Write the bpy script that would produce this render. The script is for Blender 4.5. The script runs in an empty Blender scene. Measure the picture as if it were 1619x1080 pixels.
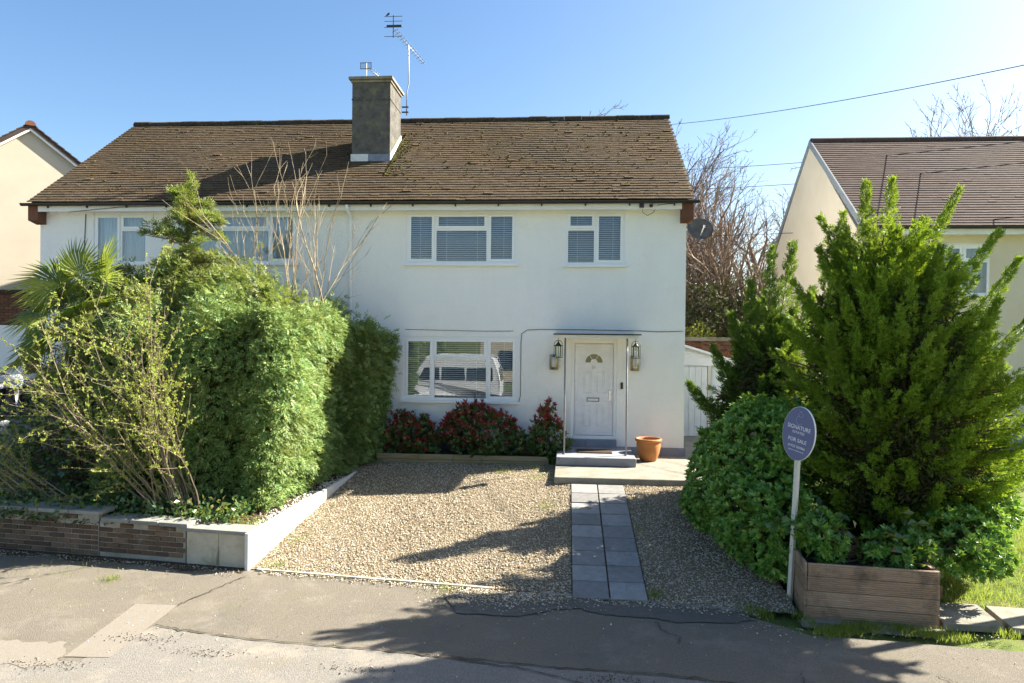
import bpy, math, random
import numpy as np
from mathutils import Matrix, Vector
PI = math.pi
rng = np.random.default_rng(11)
random.seed(5)
SC = bpy.context.scene
COL = SC.collection

# ------------------------------------------------------------------ camera, sky, sun, exposure
TH, ROLL, PITCH = math.radians(4.5), math.radians(0.6), math.radians(-0.5)
_f = Vector((-math.sin(TH)*math.cos(PITCH), math.cos(TH)*math.cos(PITCH), math.sin(PITCH)))
_r = Vector((math.cos(TH), math.sin(TH), 0)); _u = _r.cross(_f)
_c, _s = math.cos(ROLL), math.sin(ROLL)
_r2 = _c*_r + _s*_u; _u2 = -_s*_r + _c*_u
cam = bpy.data.cameras.new('camera'); cam.sensor_width = 36; cam.lens = 1100/1619*36
cam.clip_start = 0.05; cam.clip_end = 3000
camo = bpy.data.objects.new('camera', cam); COL.objects.link(camo)
camo.matrix_world = Matrix(((_r2.x, _u2.x, -_f.x, 0), (_r2.y, _u2.y, -_f.y, 0), (_r2.z, _u2.z, -_f.z, 3.25), (0, 0, 0, 1)))
SC.camera = camo

LDIR = Vector((-1, -.42, -.81)).normalized()          # the way the sunlight travels
SUN_EL = math.asin(-LDIR.z); SUN_AZ = math.atan2(-LDIR.x, -LDIR.y)
W = bpy.data.worlds.new('World'); SC.world = W; W.use_nodes = True
wn = W.node_tree.nodes; wl = W.node_tree.links
for n in list(wn): wn.remove(n)
sky = wn.new('ShaderNodeTexSky'); sky.sky_type = 'NISHITA'; sky.sun_disc = False
sky.sun_elevation = SUN_EL; sky.sun_rotation = SUN_AZ
sky.air_density = 1.0; sky.dust_density = 1.5; sky.ozone_density = 1.1; sky.altitude = 0
bg = wn.new('ShaderNodeBackground'); bg.inputs['Strength'].default_value = 0.053
wo = wn.new('ShaderNodeOutputWorld')
hs = wn.new('ShaderNodeHueSaturation'); hs.inputs['Saturation'].default_value = 1.22
wl.new(sky.outputs[0], hs.inputs['Color']); wl.new(hs.outputs[0], bg.inputs[0]); wl.new(bg.outputs[0], wo.inputs[0])
sl = bpy.data.lights.new('sun', 'SUN'); sl.energy = 5.0; sl.angle = math.radians(0.5); sl.color = (1, .93, .80)
so = bpy.data.objects.new('sun', sl); COL.objects.link(so)
so.rotation_euler = LDIR.to_track_quat('-Z', 'Y').to_euler(); so.location = (30, 20, 30)
SC.view_settings.view_transform = 'Standard'; SC.view_settings.look = 'None'
SC.view_settings.exposure = 2.18; SC.view_settings.gamma = 1.0
SC.view_settings.use_curve_mapping = False

# ------------------------------------------------------------------ materials
MATS = {}
def _new(name):
    m = bpy.data.materials.new(name); m.use_nodes = True
    nt = m.node_tree
    for n in list(nt.nodes): nt.nodes.remove(n)
    out = nt.nodes.new('ShaderNodeOutputMaterial')
    MATS[name] = m
    return m, nt, nt.nodes, nt.links, out
def _coord(nt):
    tc = nt.nodes.new('ShaderNodeTexCoord'); oi = nt.nodes.new('ShaderNodeObjectInfo')
    mul = nt.nodes.new('ShaderNodeMath'); mul.operation = 'MULTIPLY'; mul.inputs[1].default_value = 37.0
    add = nt.nodes.new('ShaderNodeVectorMath'); add.operation = 'ADD'
    nt.links.new(oi.outputs['Location'], add.inputs[1]); nt.links.new(tc.outputs['Object'], add.inputs[0])
    return add.outputs[0], oi
def _noise(nt, vec, scale, detail=4, rough=.6, stretch=None):
    n = nt.nodes.new('ShaderNodeTexNoise'); n.inputs['Scale'].default_value = scale
    n.inputs['Detail'].default_value = detail; n.inputs['Roughness'].default_value = rough
    if stretch:
        mp = nt.nodes.new('ShaderNodeMapping'); mp.inputs['Scale'].default_value = stretch
        nt.links.new(vec, mp.inputs['Vector']); vec = mp.outputs[0]
    nt.links.new(vec, n.inputs['Vector']); return n.outputs[0]
def _ramp(nt, fac, stops, interp='LINEAR'):
    r = nt.nodes.new('ShaderNodeValToRGB'); r.color_ramp.interpolation = interp
    el = r.color_ramp.elements
    while len(el) < len(stops): el.new(.5)
    for e, (p, c) in zip(el, stops):
        e.position = p; e.color = (*c, 1) if len(c) == 3 else c
    nt.links.new(fac, r.inputs[0]); return r.outputs[0]
def _mix(nt, fac, a, b, mode='MIX'):
    m = nt.nodes.new('ShaderNodeMix'); m.data_type = 'RGBA'; m.blend_type = mode
    for sock, v in ((m.inputs[0], fac), (m.inputs[6], a), (m.inputs[7], b)):
        if isinstance(v, (int, float)): sock.default_value = v
        elif isinstance(v, tuple): sock.default_value = (*v, 1)
        else: nt.links.new(v, sock)
    return m.outputs[2]
def surf(name, stops, scale=4, detail=5, rough=.85, bump=.2, bscale=40, island=0., dirt=None, dscale=1.2, dlo=.5, dhi=.7,
         stretch=None, metal=0., spec=.3, bdist=.01, bstretch=None):
    """solid surface: colour ramp over noise (+ per piece variation, + dirt patches), bump"""
    m, nt, N, L, out = _new(name)
    vec, oi = _coord(nt)
    fac = _noise(nt, vec, scale, detail, .65, stretch)
    if island:
        g = N.new('ShaderNodeNewGeometry')
        ad = N.new('ShaderNodeMath'); ad.operation = 'ADD'
        L.new(g.outputs['Random Per Island'], ad.inputs[0]); L.new(oi.outputs['Random'], ad.inputs[1])
        fr = N.new('ShaderNodeMath'); fr.operation = 'FRACT'; L.new(ad.outputs[0], fr.inputs[0])
        mm = N.new('ShaderNodeMix'); mm.data_type = 'FLOAT'; mm.inputs[0].default_value = island
        L.new(fac, mm.inputs[2]); L.new(fr.outputs[0], mm.inputs[3]); fac = mm.outputs[0]
    col = _ramp(nt, fac, stops)
    if dirt:
        for i, dc in enumerate(dirt if isinstance(dirt, list) else [dirt]):
            mp = N.new('ShaderNodeVectorMath'); mp.operation = 'ADD'; mp.inputs[1].default_value = (13*i, 7*i, 3*i); L.new(vec, mp.inputs[0])
            d = _noise(nt, mp.outputs[0], dscale*(1+.6*i), 6, .7)
            col = _mix(nt, _ramp(nt, d, [(dlo, (0, 0, 0)), (dhi, (1, 1, 1))]), col, dc)
    p = N.new('ShaderNodeBsdfPrincipled'); L.new(col, p.inputs['Base Color'])
    p.inputs['Roughness'].default_value = rough; p.inputs['Metallic'].default_value = metal
    p.inputs['Specular IOR Level'].default_value = spec
    if bump:
        b = N.new('ShaderNodeBump'); b.inputs['Strength'].default_value = bump; b.inputs['Distance'].default_value = bdist
        L.new(_noise(nt, vec, bscale, 4, .6, bstretch), b.inputs['Height']); L.new(b.outputs[0], p.inputs['Normal'])
    L.new(p.outputs[0], out.inputs[0]); return m
def leaf(name, stops, trans=.35, rough=.5, patch=None, pscale=1.0, spec=.25, tcol=None):
    """foliage: colour per leaf, some light comes through"""
    m, nt, N, L, out = _new(name)
    g = N.new('ShaderNodeNewGeometry'); col = _ramp(nt, g.outputs['Random Per Island'], stops)
    if patch:
        tc = N.new('ShaderNodeTexCoord'); d = _noise(nt, tc.outputs['Object'], pscale, 3, .6)
        col = _mix(nt, _ramp(nt, d, [(.48, (0, 0, 0)), (.66, (1, 1, 1))]), col, patch)
    p = N.new('ShaderNodeBsdfPrincipled'); L.new(col, p.inputs['Base Color'])
    p.inputs['Roughness'].default_value = rough; p.inputs['Specular IOR Level'].default_value = spec
    t = N.new('ShaderNodeBsdfTranslucent')
    L.new(_mix(nt, .6, col, tcol or (.45, .55, .06)), t.inputs[0])
    mx = N.new('ShaderNodeMixShader'); mx.inputs[0].default_value = trans
    L.new(p.outputs[0], mx.inputs[1]); L.new(t.outputs[0], mx.inputs[2]); L.new(mx.outputs[0], out.inputs[0]); return m
def plain(name, c, rough=.5, metal=0., spec=.5):
    m, nt, N, L, out = _new(name)
    p = N.new('ShaderNodeBsdfPrincipled'); p.inputs['Roughness'].default_value = rough
    p.inputs['Metallic'].default_value = metal; p.inputs['Specular IOR Level'].default_value = spec
    vec, oi = _coord(nt)
    f = _noise(nt, vec, 6, 4)
    L.new(_ramp(nt, f, [(.3, tuple(v*.86 for v in c)), (.7, c)]), p.inputs['Base Color'])
    L.new(p.outputs[0], out.inputs[0]); return m
def glass(name, tint=(.75, .8, .82), base=.10):
    m, nt, N, L, out = _new(name)
    tr = N.new('ShaderNodeBsdfTransparent'); tr.inputs[0].default_value = (*tint, 1)
    gl = N.new('ShaderNodeBsdfGlossy'); gl.inputs['Roughness'].default_value = .004; gl.inputs[0].default_value = (.95, .97, 1, 1)
    fr = N.new('ShaderNodeFresnel'); fr.inputs[0].default_value = 1.5
    tc = N.new('ShaderNodeTexCoord'); b = N.new('ShaderNodeBump'); b.inputs['Strength'].default_value = .012; b.inputs['Distance'].default_value = .05
    L.new(_noise(nt, tc.outputs['Object'], 1.3, 1), b.inputs['Height']); L.new(b.outputs[0], gl.inputs['Normal'])
    ad = N.new('ShaderNodeMath'); ad.operation = 'ADD'; ad.inputs[1].default_value = base; L.new(fr.outputs[0], ad.inputs[0])
    mx = N.new('ShaderNodeMixShader'); L.new(ad.outputs[0], mx.inputs[0]); L.new(tr.outputs[0], mx.inputs[1]); L.new(gl.outputs[0], mx.inputs[2])
    L.new(mx.outputs[0], out.inputs[0]); return m

surf('render_white', [(.25, (.84, .828, .80)), (.7, (.89, .88, .85))], 1.3, 8, .9, .8, 42, bdist=.018, dirt=[(.76, .74, .69), (.80, .77, .71)], dscale=.8, dlo=.58, dhi=.9, stretch=(2.0, 2.0, .5))
surf('render_cream', [(.3, (0.620, 0.540, 0.410)), (.7, (0.690, 0.610, 0.480))], 1.0, 6, .9, .3, 60)
surf('render_cream_lit', [(.3, (0.450, 0.390, 0.304)), (.7, (0.506, 0.448, 0.352))], 1.0, 6, .9, .3, 60)  # darker copy of render_cream for the sunlit gable; render_cream is brightened for shade
surf('roof_tile', [(.1, (0.055, 0.039, 0.024)), (.45, (0.084, 0.061, 0.039)), (.7, (0.110, 0.083, 0.054)), (.95, (0.152, 0.118, 0.080))], 7, 7, .95, .8, 60, island=.20,
     dirt=[(.05, .036, .023), (.13, .105, .04)], dscale=1.6, dlo=.58, dhi=.80, bdist=.02, spec=.1)
surf('roof_tile_brown', [(.1, (0.055, 0.039, 0.033)), (.5, (0.076, 0.054, 0.047)), (.9, (0.100, 0.074, 0.062))], 3, 5, .9, .4, 60, island=.35, spec=.15)
surf('moss', [(.3, (.07, .065, .02)), (.6, (.13, .125, .03)), (.8, (.19, .17, .05))], 14, 5, 1, .6, 40, island=.5, spec=.1)
surf('ridge_moss', [(.3, (.03, .026, .018)), (.6, (.075, .06, .042)), (.8, (.13, .12, .08))], 14, 6, 1, 1, 40, bdist=.03, spec=.1)
surf('chimney_render', [(.25, (0.060, 0.058, 0.053)), (.5, (0.116, 0.110, 0.100)), (.75, (0.172, 0.164, 0.148))], 5, 8, .95, .9, 45, bdist=.02,
     dirt=[(.055, .053, .05), (.20, .19, .07)], dscale=2.4, dlo=.56, dhi=.72, spec=.1)
surf('lead', [(.3, (.13, .15, .20)), (.7, (.22, .25, .31))], 5, 4, .5, .2, 20)
surf('lead_pale', [(.3, (.50, .52, .54)), (.7, (.66, .67, .68))], 9, 4, .6, .2, 20)
surf('verge_grey', [(.3, (0.165, 0.193, 0.220)), (.7, (0.253, 0.281, 0.308))], 8, 6, .7, .2, 30)
plain('gutter_black', (.018, .018, .02), .4)
surf('upvc', [(.3, (.80, .81, .82)), (.7, (.85, .86, .86))], 2, 3, .35, 0, spec=.5)
surf('fascia_white', [(.3, (.72, .72, .70)), (.7, (.82, .82, .81))], 2, 6, .5, .1, 20, dirt=[(.5, .46, .36)], dscale=1.5, dlo=.62, dhi=.9)
surf('brick_brown', [(.2, (.10, .045, .028)), (.8, (.20, .09, .055))], 9, 5, .9, .6, 60, island=.4)
surf('brick_red', [(.2, (.13, .055, .035)), (.8, (.25, .12, .07))], 9, 5, .9, .6, 60, island=.5)
glass('window_glass', (.93, .95, .96), base=.02)
glass('lamp_glass', (.95, .95, .92), .03)
surf('blind', [(.3, (.74, .75, .76)), (.7, (.80, .81, .82))], 3, 2, .6, 0)
surf('curtain', [(.3, (.40, .44, .50)), (.7, (.62, .66, .70))], 2, 3, .9, 0, stretch=(14, 1, .3))
plain('room_dark', (.10, .105, .11), .9)
plain('door_white', (.80, .80, .83), .32)
plain('brass_steel', (.42, .38, .27), .32, .75)
plain('black_metal', (.012, .012, .013), .45)
plain('chrome', (.75, .75, .76), .18, 1.)
plain('grey_metal', (.36, .36, .37), .42, .55)
surf('galvanised', [(.3, (.20, .19, .20)), (.7, (.28, .27, .28))], 12, 4, .55, .05, 30)
surf('step_grey', [(.3, (0.162, 0.170, 0.196)), (.7, (0.246, 0.255, 0.281))], 3, 7, .8, .35, 40, dirt=[(.12, .12, .13)], dscale=3, dlo=.58, dhi=.75)
surf('plinth_grey', [(.3, (.18, .20, .25)), (.7, (.27, .29, .34))], 3, 6, .8, .35, 40)
surf('plinth_dark', [(.3, (.035, .045, .07)), (.7, (.06, .07, .10))], 3, 6, .7, .3, 40)
surf('concrete', [(.25, (0.156, 0.146, 0.115)), (.55, (0.230, 0.217, 0.176)), (.8, (0.312, 0.295, 0.254))], 3, 8, .92, .5, 60, dirt=[(.17, .165, .10), (.13, .125, .115)], dscale=2.2, dlo=.56, dhi=.74)
surf('concrete_dark', [(.25, (.17, .155, .11)), (.55, (.25, .23, .18)), (.8, (.33, .31, .26))], 4, 8, .92, .5, 60, dirt=[(.10, .10, .05)], dscale=3, dlo=.5, dhi=.7)
surf('paver', [(.2, (0.137, 0.133, 0.130)), (.5, (0.216, 0.212, 0.205)), (.85, (0.331, 0.328, 0.317))], 9, 9, .9, .6, 90, island=.35, dirt=[(.15, .145, .13)], dscale=4, dlo=.56, dhi=.74)
surf('coping', [(.25, (.16, .165, .15)), (.55, (.25, .25, .225)), (.8, (.33, .325, .29))], 5, 8, .95, .8, 60, dirt=[(.10, .115, .06), (.40, .40, .36)], dscale=5, dlo=.60, dhi=.75, island=.25)
surf('wall_brick', [(.15, (.07, .05, .034)), (.5, (.125, .080, .052)), (.85, (.20, .135, .088))], 7, 7, .95, .8, 60, island=.55, dirt=[(.30, .28, .22), (.10, .11, .05)], dscale=3.2, dlo=.60, dhi=.76)
surf('mortar', [(.25, (.25, .235, .19)), (.7, (.40, .38, .32))], 6, 7, .95, .8, 50, dirt=[(.13, .13, .07)], dscale=3, dlo=.5, dhi=.7)
surf('pier_render', [(.25, (.34, .31, .22)), (.55, (.47, .43, .33)), (.8, (.56, .53, .43))], 3, 8, .95, .45, 50, dirt=[(.25, .24, .11)], dscale=2.5, dlo=.55, dhi=.75)
surf('panel_white', [(.3, (0.517, 0.502, 0.465)), (.7, (0.590, 0.583, 0.553))], 3, 6, .85, .25, 40, dirt=[(.52, .47, .36)], dscale=2.5, dlo=.60, dhi=.8)
surf('timber_bed', [(.25, (.19, .15, .085)), (.55, (.29, .235, .14)), (.8, (.38, .32, .20))], 4, 8, .9, .5, 30, stretch=(.5, 6, 6), dirt=[(.12, .13, .06)], dscale=3, dlo=.56, dhi=.72)
surf('decking', [(.25, (.19, .125, .075)), (.55, (.33, .23, .15)), (.8, (.44, .33, .23))], 3, 8, .85, .5, 30, stretch=(.8, 5, 9), island=.3, dirt=[(.12, .085, .055)], dscale=2.6, dlo=.52, dhi=.72)
surf('post_pale', [(.25, (.52, .50, .42)), (.7, (.68, .66, .57))], 4, 7, .8, .3, 30, stretch=(5, 5, .6))
surf('asphalt', [(.2, (0.132, 0.115, 0.091)), (.5, (0.181, 0.159, 0.126)), (.8, (0.264, 0.236, 0.195))], 42, 7, .93, 1, 110, bdist=.025,
     dirt=[(.135, .125, .108), (.27, .24, .195), (.18, .162, .105)], dscale=1.1, dlo=.52, dhi=.78)
surf('asphalt_old', [(.2, (0.117, 0.108, 0.095)), (.5, (0.189, 0.176, 0.155)), (.8, (0.306, 0.288, 0.257))], 60, 6, .93, .9, 110, bdist=.015, dirt=[(.19, .165, .12), (.29, .255, .205)], dscale=1.1, dlo=.52, dhi=.75)
surf('asphalt_patch', [(.2, (0.146, 0.129, 0.105)), (.5, (0.194, 0.172, 0.142)), (.8, (0.258, 0.232, 0.194))], 80, 7, .93, .6, 160)
surf('asphalt_damp', [(.2, (.065, .062, .055)), (.8, (.12, .115, .10))], 12, 7, .75, .6, 120)
surf('crack', [(.3, (.035, .03, .022)), (.7, (.075, .068, .045))], 14, 5, 1, .4, 60)
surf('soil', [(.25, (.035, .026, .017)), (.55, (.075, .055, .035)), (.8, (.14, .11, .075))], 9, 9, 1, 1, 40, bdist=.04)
surf('lawn', [(.25, (.07, .10, .02)), (.55, (.13, .17, .035)), (.8, (.19, .21, .06))], 5, 8, 1, .8, 60, bdist=.03, dirt=[(.17, .13, .08)], dscale=1.4, dlo=.55, dhi=.7)
surf('gravel_base', [(.25, (0.120, 0.094, 0.060)), (.55, (0.225, 0.184, 0.124)), (.8, (0.330, 0.285, 0.210))], 40, 6, 1, 1, 70, bdist=.02)
surf('gravel', [(.02, (0.106, 0.083, 0.056)), (.25, (0.277, 0.210, 0.124)), (.5, (0.384, 0.309, 0.199)), (.72, (0.457, 0.396, 0.301)), (.97, (0.620, 0.578, 0.504))], 3, 3, .85, 0, island=.93, spec=.3)
surf('pebble', [(.1, (.30, .27, .22)), (.5, (.55, .51, .44)), (.9, (.78, .76, .71))], 3, 3, .85, 0, island=.95)
surf('terracotta', [(.25, (.30, .105, .032)), (.55, (.45, .18, .055)), (.8, (.56, .27, .11))], 3, 6, .7, .15, 30, dirt=[(.38, .25, .10)], dscale=3, dlo=.56, dhi=.75)
surf('doormat', [(.3, (.035, .022, .014)), (.7, (.075, .048, .028))], 30, 5, 1, 1, 120)
plain('sign_blue', (.105, .125, .255), .45)
plain('sign_white', (.80, .80, .82), .5)
plain('sign_line', (.30, .34, .52), .5)
plain('van_silver', (.62, .65, .70), .22, .35)
plain('dark_glass', (.006, .007, .009), .08, 0, .6)
plain('rubber', (.015, .015, .016), .8)
plain('cable_grey', (.16, .16, .16), .6)
plain('cable_dark', (.035, .035, .038), .6)
surf('bark_pale', [(.3, (0.225, 0.176, 0.112)), (.7, (0.345, 0.285, 0.195))], 12, 5, .9, .3, 60, island=.3)
surf('bark_twig', [(.3, (.165, .12, .085)), (.7, (.30, .235, .175))], 6, 4, .9, 0, island=.4)
surf('bark_purple', [(.3, (.13, .095, .09)), (.7, (.24, .185, .165))], 6, 4, .9, 0, island=.4)
surf('bark_brown', [(.3, (.07, .05, .032)), (.7, (.14, .10, .065))], 12, 5, .95, .4, 40)
leaf('leylandii', [(0, (0.055, 0.131, 0.039)), (.4, (0.131, 0.236, 0.068)), (.8, (0.220, 0.328, 0.096)), (1, (0.371, 0.394, 0.135))], .25, .45, patch=(.17, .22, .07), pscale=.9, tcol=(.45, .52, .12))
leaf('leylandii_tall', [(0, (0.057, 0.115, 0.034)), (.5, (0.127, 0.196, 0.052)), (.85, (0.230, 0.253, 0.081)), (1, (0.322, 0.276, 0.115))], .28, .5, patch=(.19, .17, .07), pscale=1.6)
leaf('juniper', [(0, (0.064, 0.138, 0.013)), (.45, (0.122, 0.228, 0.019)), (.8, (0.191, 0.307, 0.025)), (1, (0.286, 0.371, 0.037))], .30, .5, patch=(.10, .165, .02), pscale=.8, tcol=(.42, .55, .03))
leaf('juniper_dark', [(0, (.035, .09, .016)), (.5, (.07, .15, .024)), (1, (.13, .22, .032))], .26, .5, tcol=(.36, .5, .03))
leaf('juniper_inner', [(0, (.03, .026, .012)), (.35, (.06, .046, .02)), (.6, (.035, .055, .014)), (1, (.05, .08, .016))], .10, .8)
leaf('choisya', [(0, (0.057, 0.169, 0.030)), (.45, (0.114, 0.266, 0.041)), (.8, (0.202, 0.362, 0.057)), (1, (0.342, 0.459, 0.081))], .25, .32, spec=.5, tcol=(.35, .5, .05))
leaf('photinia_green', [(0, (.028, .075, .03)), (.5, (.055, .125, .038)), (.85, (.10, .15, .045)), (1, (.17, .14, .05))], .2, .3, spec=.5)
leaf('photinia_red', [(0, (.12, .018, .022)), (.5, (.25, .030, .030)), (.85, (.38, .065, .045)), (1, (.30, .13, .05))], .22, .32, spec=.5, tcol=(.6, .06, .04))
leaf('bud_leaf', [(0, (.16, .22, .04)), (.5, (.26, .31, .06)), (1, (.36, .36, .10))], .4, .5)
leaf('palm_leaf', [(0, (.07, .12, .02)), (.5, (.14, .20, .03)), (1, (.25, .28, .05))], .30, .38, spec=.4)
leaf('palm_dry', [(0, (.26, .19, .04)), (1, (.34, .27, .07))], .3, .5)
leaf('ivy_leaf', [(0, (.035, .055, .025)), (.5, (.075, .095, .045)), (.85, (.15, .16, .095)), (1, (.25, .25, .17))], .15, .45)
leaf('yellow_bush', [(0, (.15, .19, .03)), (.5, (.26, .29, .05)), (1, (.36, .36, .08))], .3, .5)
leaf('grass_blade', [(0, (.06, .11, .018)), (.5, (.13, .20, .028)), (.9, (.24, .28, .06)), (1, (.34, .30, .13))], .4, .5)
leaf('dry_leaf', [(0, (.06, .035, .018)), (.5, (.13, .075, .035)), (1, (.22, .14, .07))], .1, .8)

# ------------------------------------------------------------------ object helpers
def tag(o, label=None, cat=None, group=None, kind=None):
    for k, v in (('label', label), ('category', cat), ('group', group), ('kind', kind)):
        if v: o[k] = v
    return o
def thing(name, label, cat, loc=(0, 0, 0), group=None):
    o = bpy.data.objects.new(name, None); COL.objects.link(o); o.location = loc; o.empty_display_size = .1
    return tag(o, label, cat, group)
def link(name, me, parent=None, loc=None):
    o = bpy.data.objects.new(name, me); COL.objects.link(o)
    if parent is not None:
        o.parent = parent
        w = Vector((0, 0, 0)); q = parent
        while q is not None: w += q.location; q = q.parent
        o.location = (Vector(loc) if loc else Vector((0, 0, 0))) - w
    elif loc: o.location = loc
    return o
def np_mesh(name, V, Fq, mat, smooth=False):
    """V (n,3), Fq (m,k) all faces with k corners"""
    me = bpy.data.meshes.new(name); V = np.asarray(V, np.float32); Fq = np.asarray(Fq, np.int32)
    k = Fq.shape[1]
    me.vertices.add(len(V)); me.vertices.foreach_set('co', V.ravel())
    me.loops.add(Fq.size); me.loops.foreach_set('vertex_index', Fq.ravel())
    me.polygons.add(len(Fq)); me.polygons.foreach_set('loop_start', np.arange(0, Fq.size, k, dtype=np.int32))
    me.polygons.foreach_set('use_smooth', np.full(len(Fq), bool(smooth)))
    me.update(calc_edges=True); me.materials.append(MATS[mat]); return me
class MB:
    def __init__(s): s.v = []; s.f = []
    def add(s, vs, fs):
        b = len(s.v); s.v += [tuple(p) for p in vs]; s.f += [tuple(i+b for i in f) for f in fs]; return s
    def box(s, x0, x1, y0, y1, z0, z1):
        return s.add([(x0, y0, z0), (x1, y0, z0), (x1, y1, z0), (x0, y1, z0), (x0, y0, z1), (x1, y0, z1), (x1, y1, z1), (x0, y1, z1)],
                     [(0, 3, 2, 1), (4, 5, 6, 7), (0, 1, 5, 4), (1, 2, 6, 5), (2, 3, 7, 6), (3, 0, 4, 7)])
    def hexa(s, p):
        return s.add(p, [(0, 3, 2, 1), (4, 5, 6, 7), (0, 1, 5, 4), (1, 2, 6, 5), (2, 3, 7, 6), (3, 0, 4, 7)])
    def prism(s, poly, axis, a, b):
        """closed polygon of 2-D points swept along x, y or z from a to b"""
        def P(q, t): return {'x': (t, q[0], q[1]), 'y': (q[0], t, q[1]), 'z': (q[0], q[1], t)}[axis]
        n = len(poly); vs = [P(q, a) for q in poly] + [P(q, b) for q in poly]
        return s.add(vs, [tuple(range(n))[::-1], tuple(range(n, 2*n))] + [(i, (i+1) % n, (i+1) % n+n, i+n) for i in range(n)])
    def tube(s, pts, r, n=6, cap=True):
        pts = [Vector(p) for p in pts]; m = len(pts); rs = r if isinstance(r, (list, tuple)) else [r]*m
        base = len(s.v); up = None
        for i, p in enumerate(pts):
            t = (pts[min(i+1, m-1)] - pts[max(i-1, 0)]).normalized()
            if up is None: up = t.orthogonal().normalized()
            a = (up - t*up.dot(t)).normalized(); b = t.cross(a); up = a
            for k in range(n): s.v.append(tuple(p + (a*math.cos(2*PI*k/n) + b*math.sin(2*PI*k/n))*rs[i]))
        for i in range(m-1):
            for k in range(n):
                s.f.append((base+i*n+k, base+i*n+(k+1) % n, base+(i+1)*n+(k+1) % n, base+(i+1)*n+k))
        if cap:
            s.f.append(tuple(base+k for k in range(n))[::-1]); s.f.append(tuple(base+(m-1)*n+k for k in range(n)))
        return s
    def lathe(s, prof, c, n=24, axis='z', close=False):
        base = len(s.v); m = len(prof)
        for r, h in prof:
            for k in range(n):
                a = 2*PI*k/n; x, y = r*math.cos(a), r*math.sin(a)
                s.v.append((c[0]+x, c[1]+y, c[2]+h) if axis == 'z' else (c[0]+x, c[1]+h, c[2]+y))
        for i in range(m-1):
            for k in range(n): s.f.append((base+i*n+k, base+i*n+(k+1) % n, base+(i+1)*n+(k+1) % n, base+(i+1)*n+k))
        if close:
            s.f.append(tuple(base+k for k in range(n))[::-1]); s.f.append(tuple(base+(m-1)*n+k for k in range(n)))
        return s
    def mesh(s, name, mat, smooth=False):
        me = bpy.data.meshes.new(name); me.from_pydata(s.v, [], s.f); me.update()
        if smooth: me.polygons.foreach_set('use_smooth', [True]*len(me.polygons))
        me.materials.append(MATS[mat]); return me
    def build(s, name, mat, parent=None, smooth=False, loc=None): return link(name, s.mesh(name, mat, smooth), parent, loc)
def bevel(o, w=.01, seg=2):
    b = o.modifiers.new('bevel', 'BEVEL'); b.width = w; b.segments = seg; b.limit_method = 'ANGLE'; return o
def struct(o): o['kind'] = 'structure'; return o
def stuff(o): o['kind'] = 'stuff'; return o

# ---- noise and foliage tools (numpy)
_K = np.random.default_rng(3).normal(size=(10, 3)); _PH = np.random.default_rng(4).uniform(0, 6.28, 10)
def wob(P, freq, seed=0):
    P = np.asarray(P, float); o = np.zeros(P.shape[:-1])
    for i in range(6):
        j = (i+seed*3) % 10; o += np.sin(P @ (_K[j]*freq*(1+.35*i)) + _PH[(i*7+seed) % 10]+seed)/(1+.5*i)
    return o/2.6
def unit(a): return a/np.maximum(np.linalg.norm(a, axis=-1, keepdims=True), 1e-9)
def rnd(n): return unit(rng.normal(size=(n, 3)))
def diamonds(P, D, Nn, L, Wd, fold=.15):
    """pointed leaves: base P, axis D, facing Nn"""
    n = len(P); D = unit(D); S = unit(np.cross(D, Nn)); Nn = np.cross(S, D)
    L = np.asarray(L).reshape(-1, 1); Wd = np.asarray(Wd).reshape(-1, 1)
    V = np.empty((n, 4, 3)); V[:, 0] = P; V[:, 1] = P+D*L*.45+S*Wd*.5+Nn*Wd*fold; V[:, 2] = P+D*L; V[:, 3] = P+D*L*.45-S*Wd*.5+Nn*Wd*fold
    return V.reshape(-1, 3)
def leaf_obj(name, V, mat, parent=None, kind=None):
    n = len(V)//4
    o = link(name, np_mesh(name, V, np.arange(n*4).reshape(-1, 4), mat), parent)
    if parent is not None:
        w = Vector((0, 0, 0)); q = parent
        while q is not None: w += q.location; q = q.parent
        o.location = -w
    if kind: o['kind'] = kind
    return o
def fronds(P, A, Nn, L, k=7, wid=.30, ang=.75):
    """flat feathery sprays: leaflets alternating along an axis"""
    n = len(P); A = unit(A); B = unit(np.cross(A, Nn)); Nn = np.cross(B, A); L = np.asarray(L).reshape(-1, 1); out = []
    for i in range(k):
        t = i/(k-1) if k > 1 else 0; sgn = 1 if i % 2 else -1
        if i == k-1: d = A+rnd(n)*.15
        else: d = A*math.cos(ang)+B*(sgn*math.sin(ang))+Nn*rng.normal(0, .12, (n, 1))
        ll = L*(.62-.26*t)
        out.append(diamonds(P+A*L*(t*.66), d, Nn+rnd(n)*.35, ll, ll*wid))
    return np.concatenate(out)
def segs(S, sides=4):
    """S (n,8): p0 p1 r0 r1 -> frustum mesh data"""
    S = np.asarray(S, float); p0 = S[:, 0:3]; p1 = S[:, 3:6]; r0 = S[:, 6:7]; r1 = S[:, 7:8]
    d = unit(p1-p0); ref = np.where(np.abs(d[:, 2:3]) < .9, np.array([[0, 0, 1.]]), np.array([[1., 0, 0]]))
    a = unit(np.cross(d, ref)); b = np.cross(d, a); V = []
    for k in range(sides):
        c, s = math.cos(2*PI*k/sides), math.sin(2*PI*k/sides); V.append(p0+(a*c+b*s)*r0)
    for k in range(sides):
        c, s = math.cos(2*PI*k/sides), math.sin(2*PI*k/sides); V.append(p1+(a*c+b*s)*r1)
    V = np.stack(V, 1).reshape(-1, 3); n = len(S); base = np.arange(n)[:, None]*2*sides
    Fq = np.concatenate([base+np.array([[k, (k+1) % sides, sides+(k+1) % sides, sides+k]]) for k in range(sides)], 0)
    return V, Fq
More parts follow.
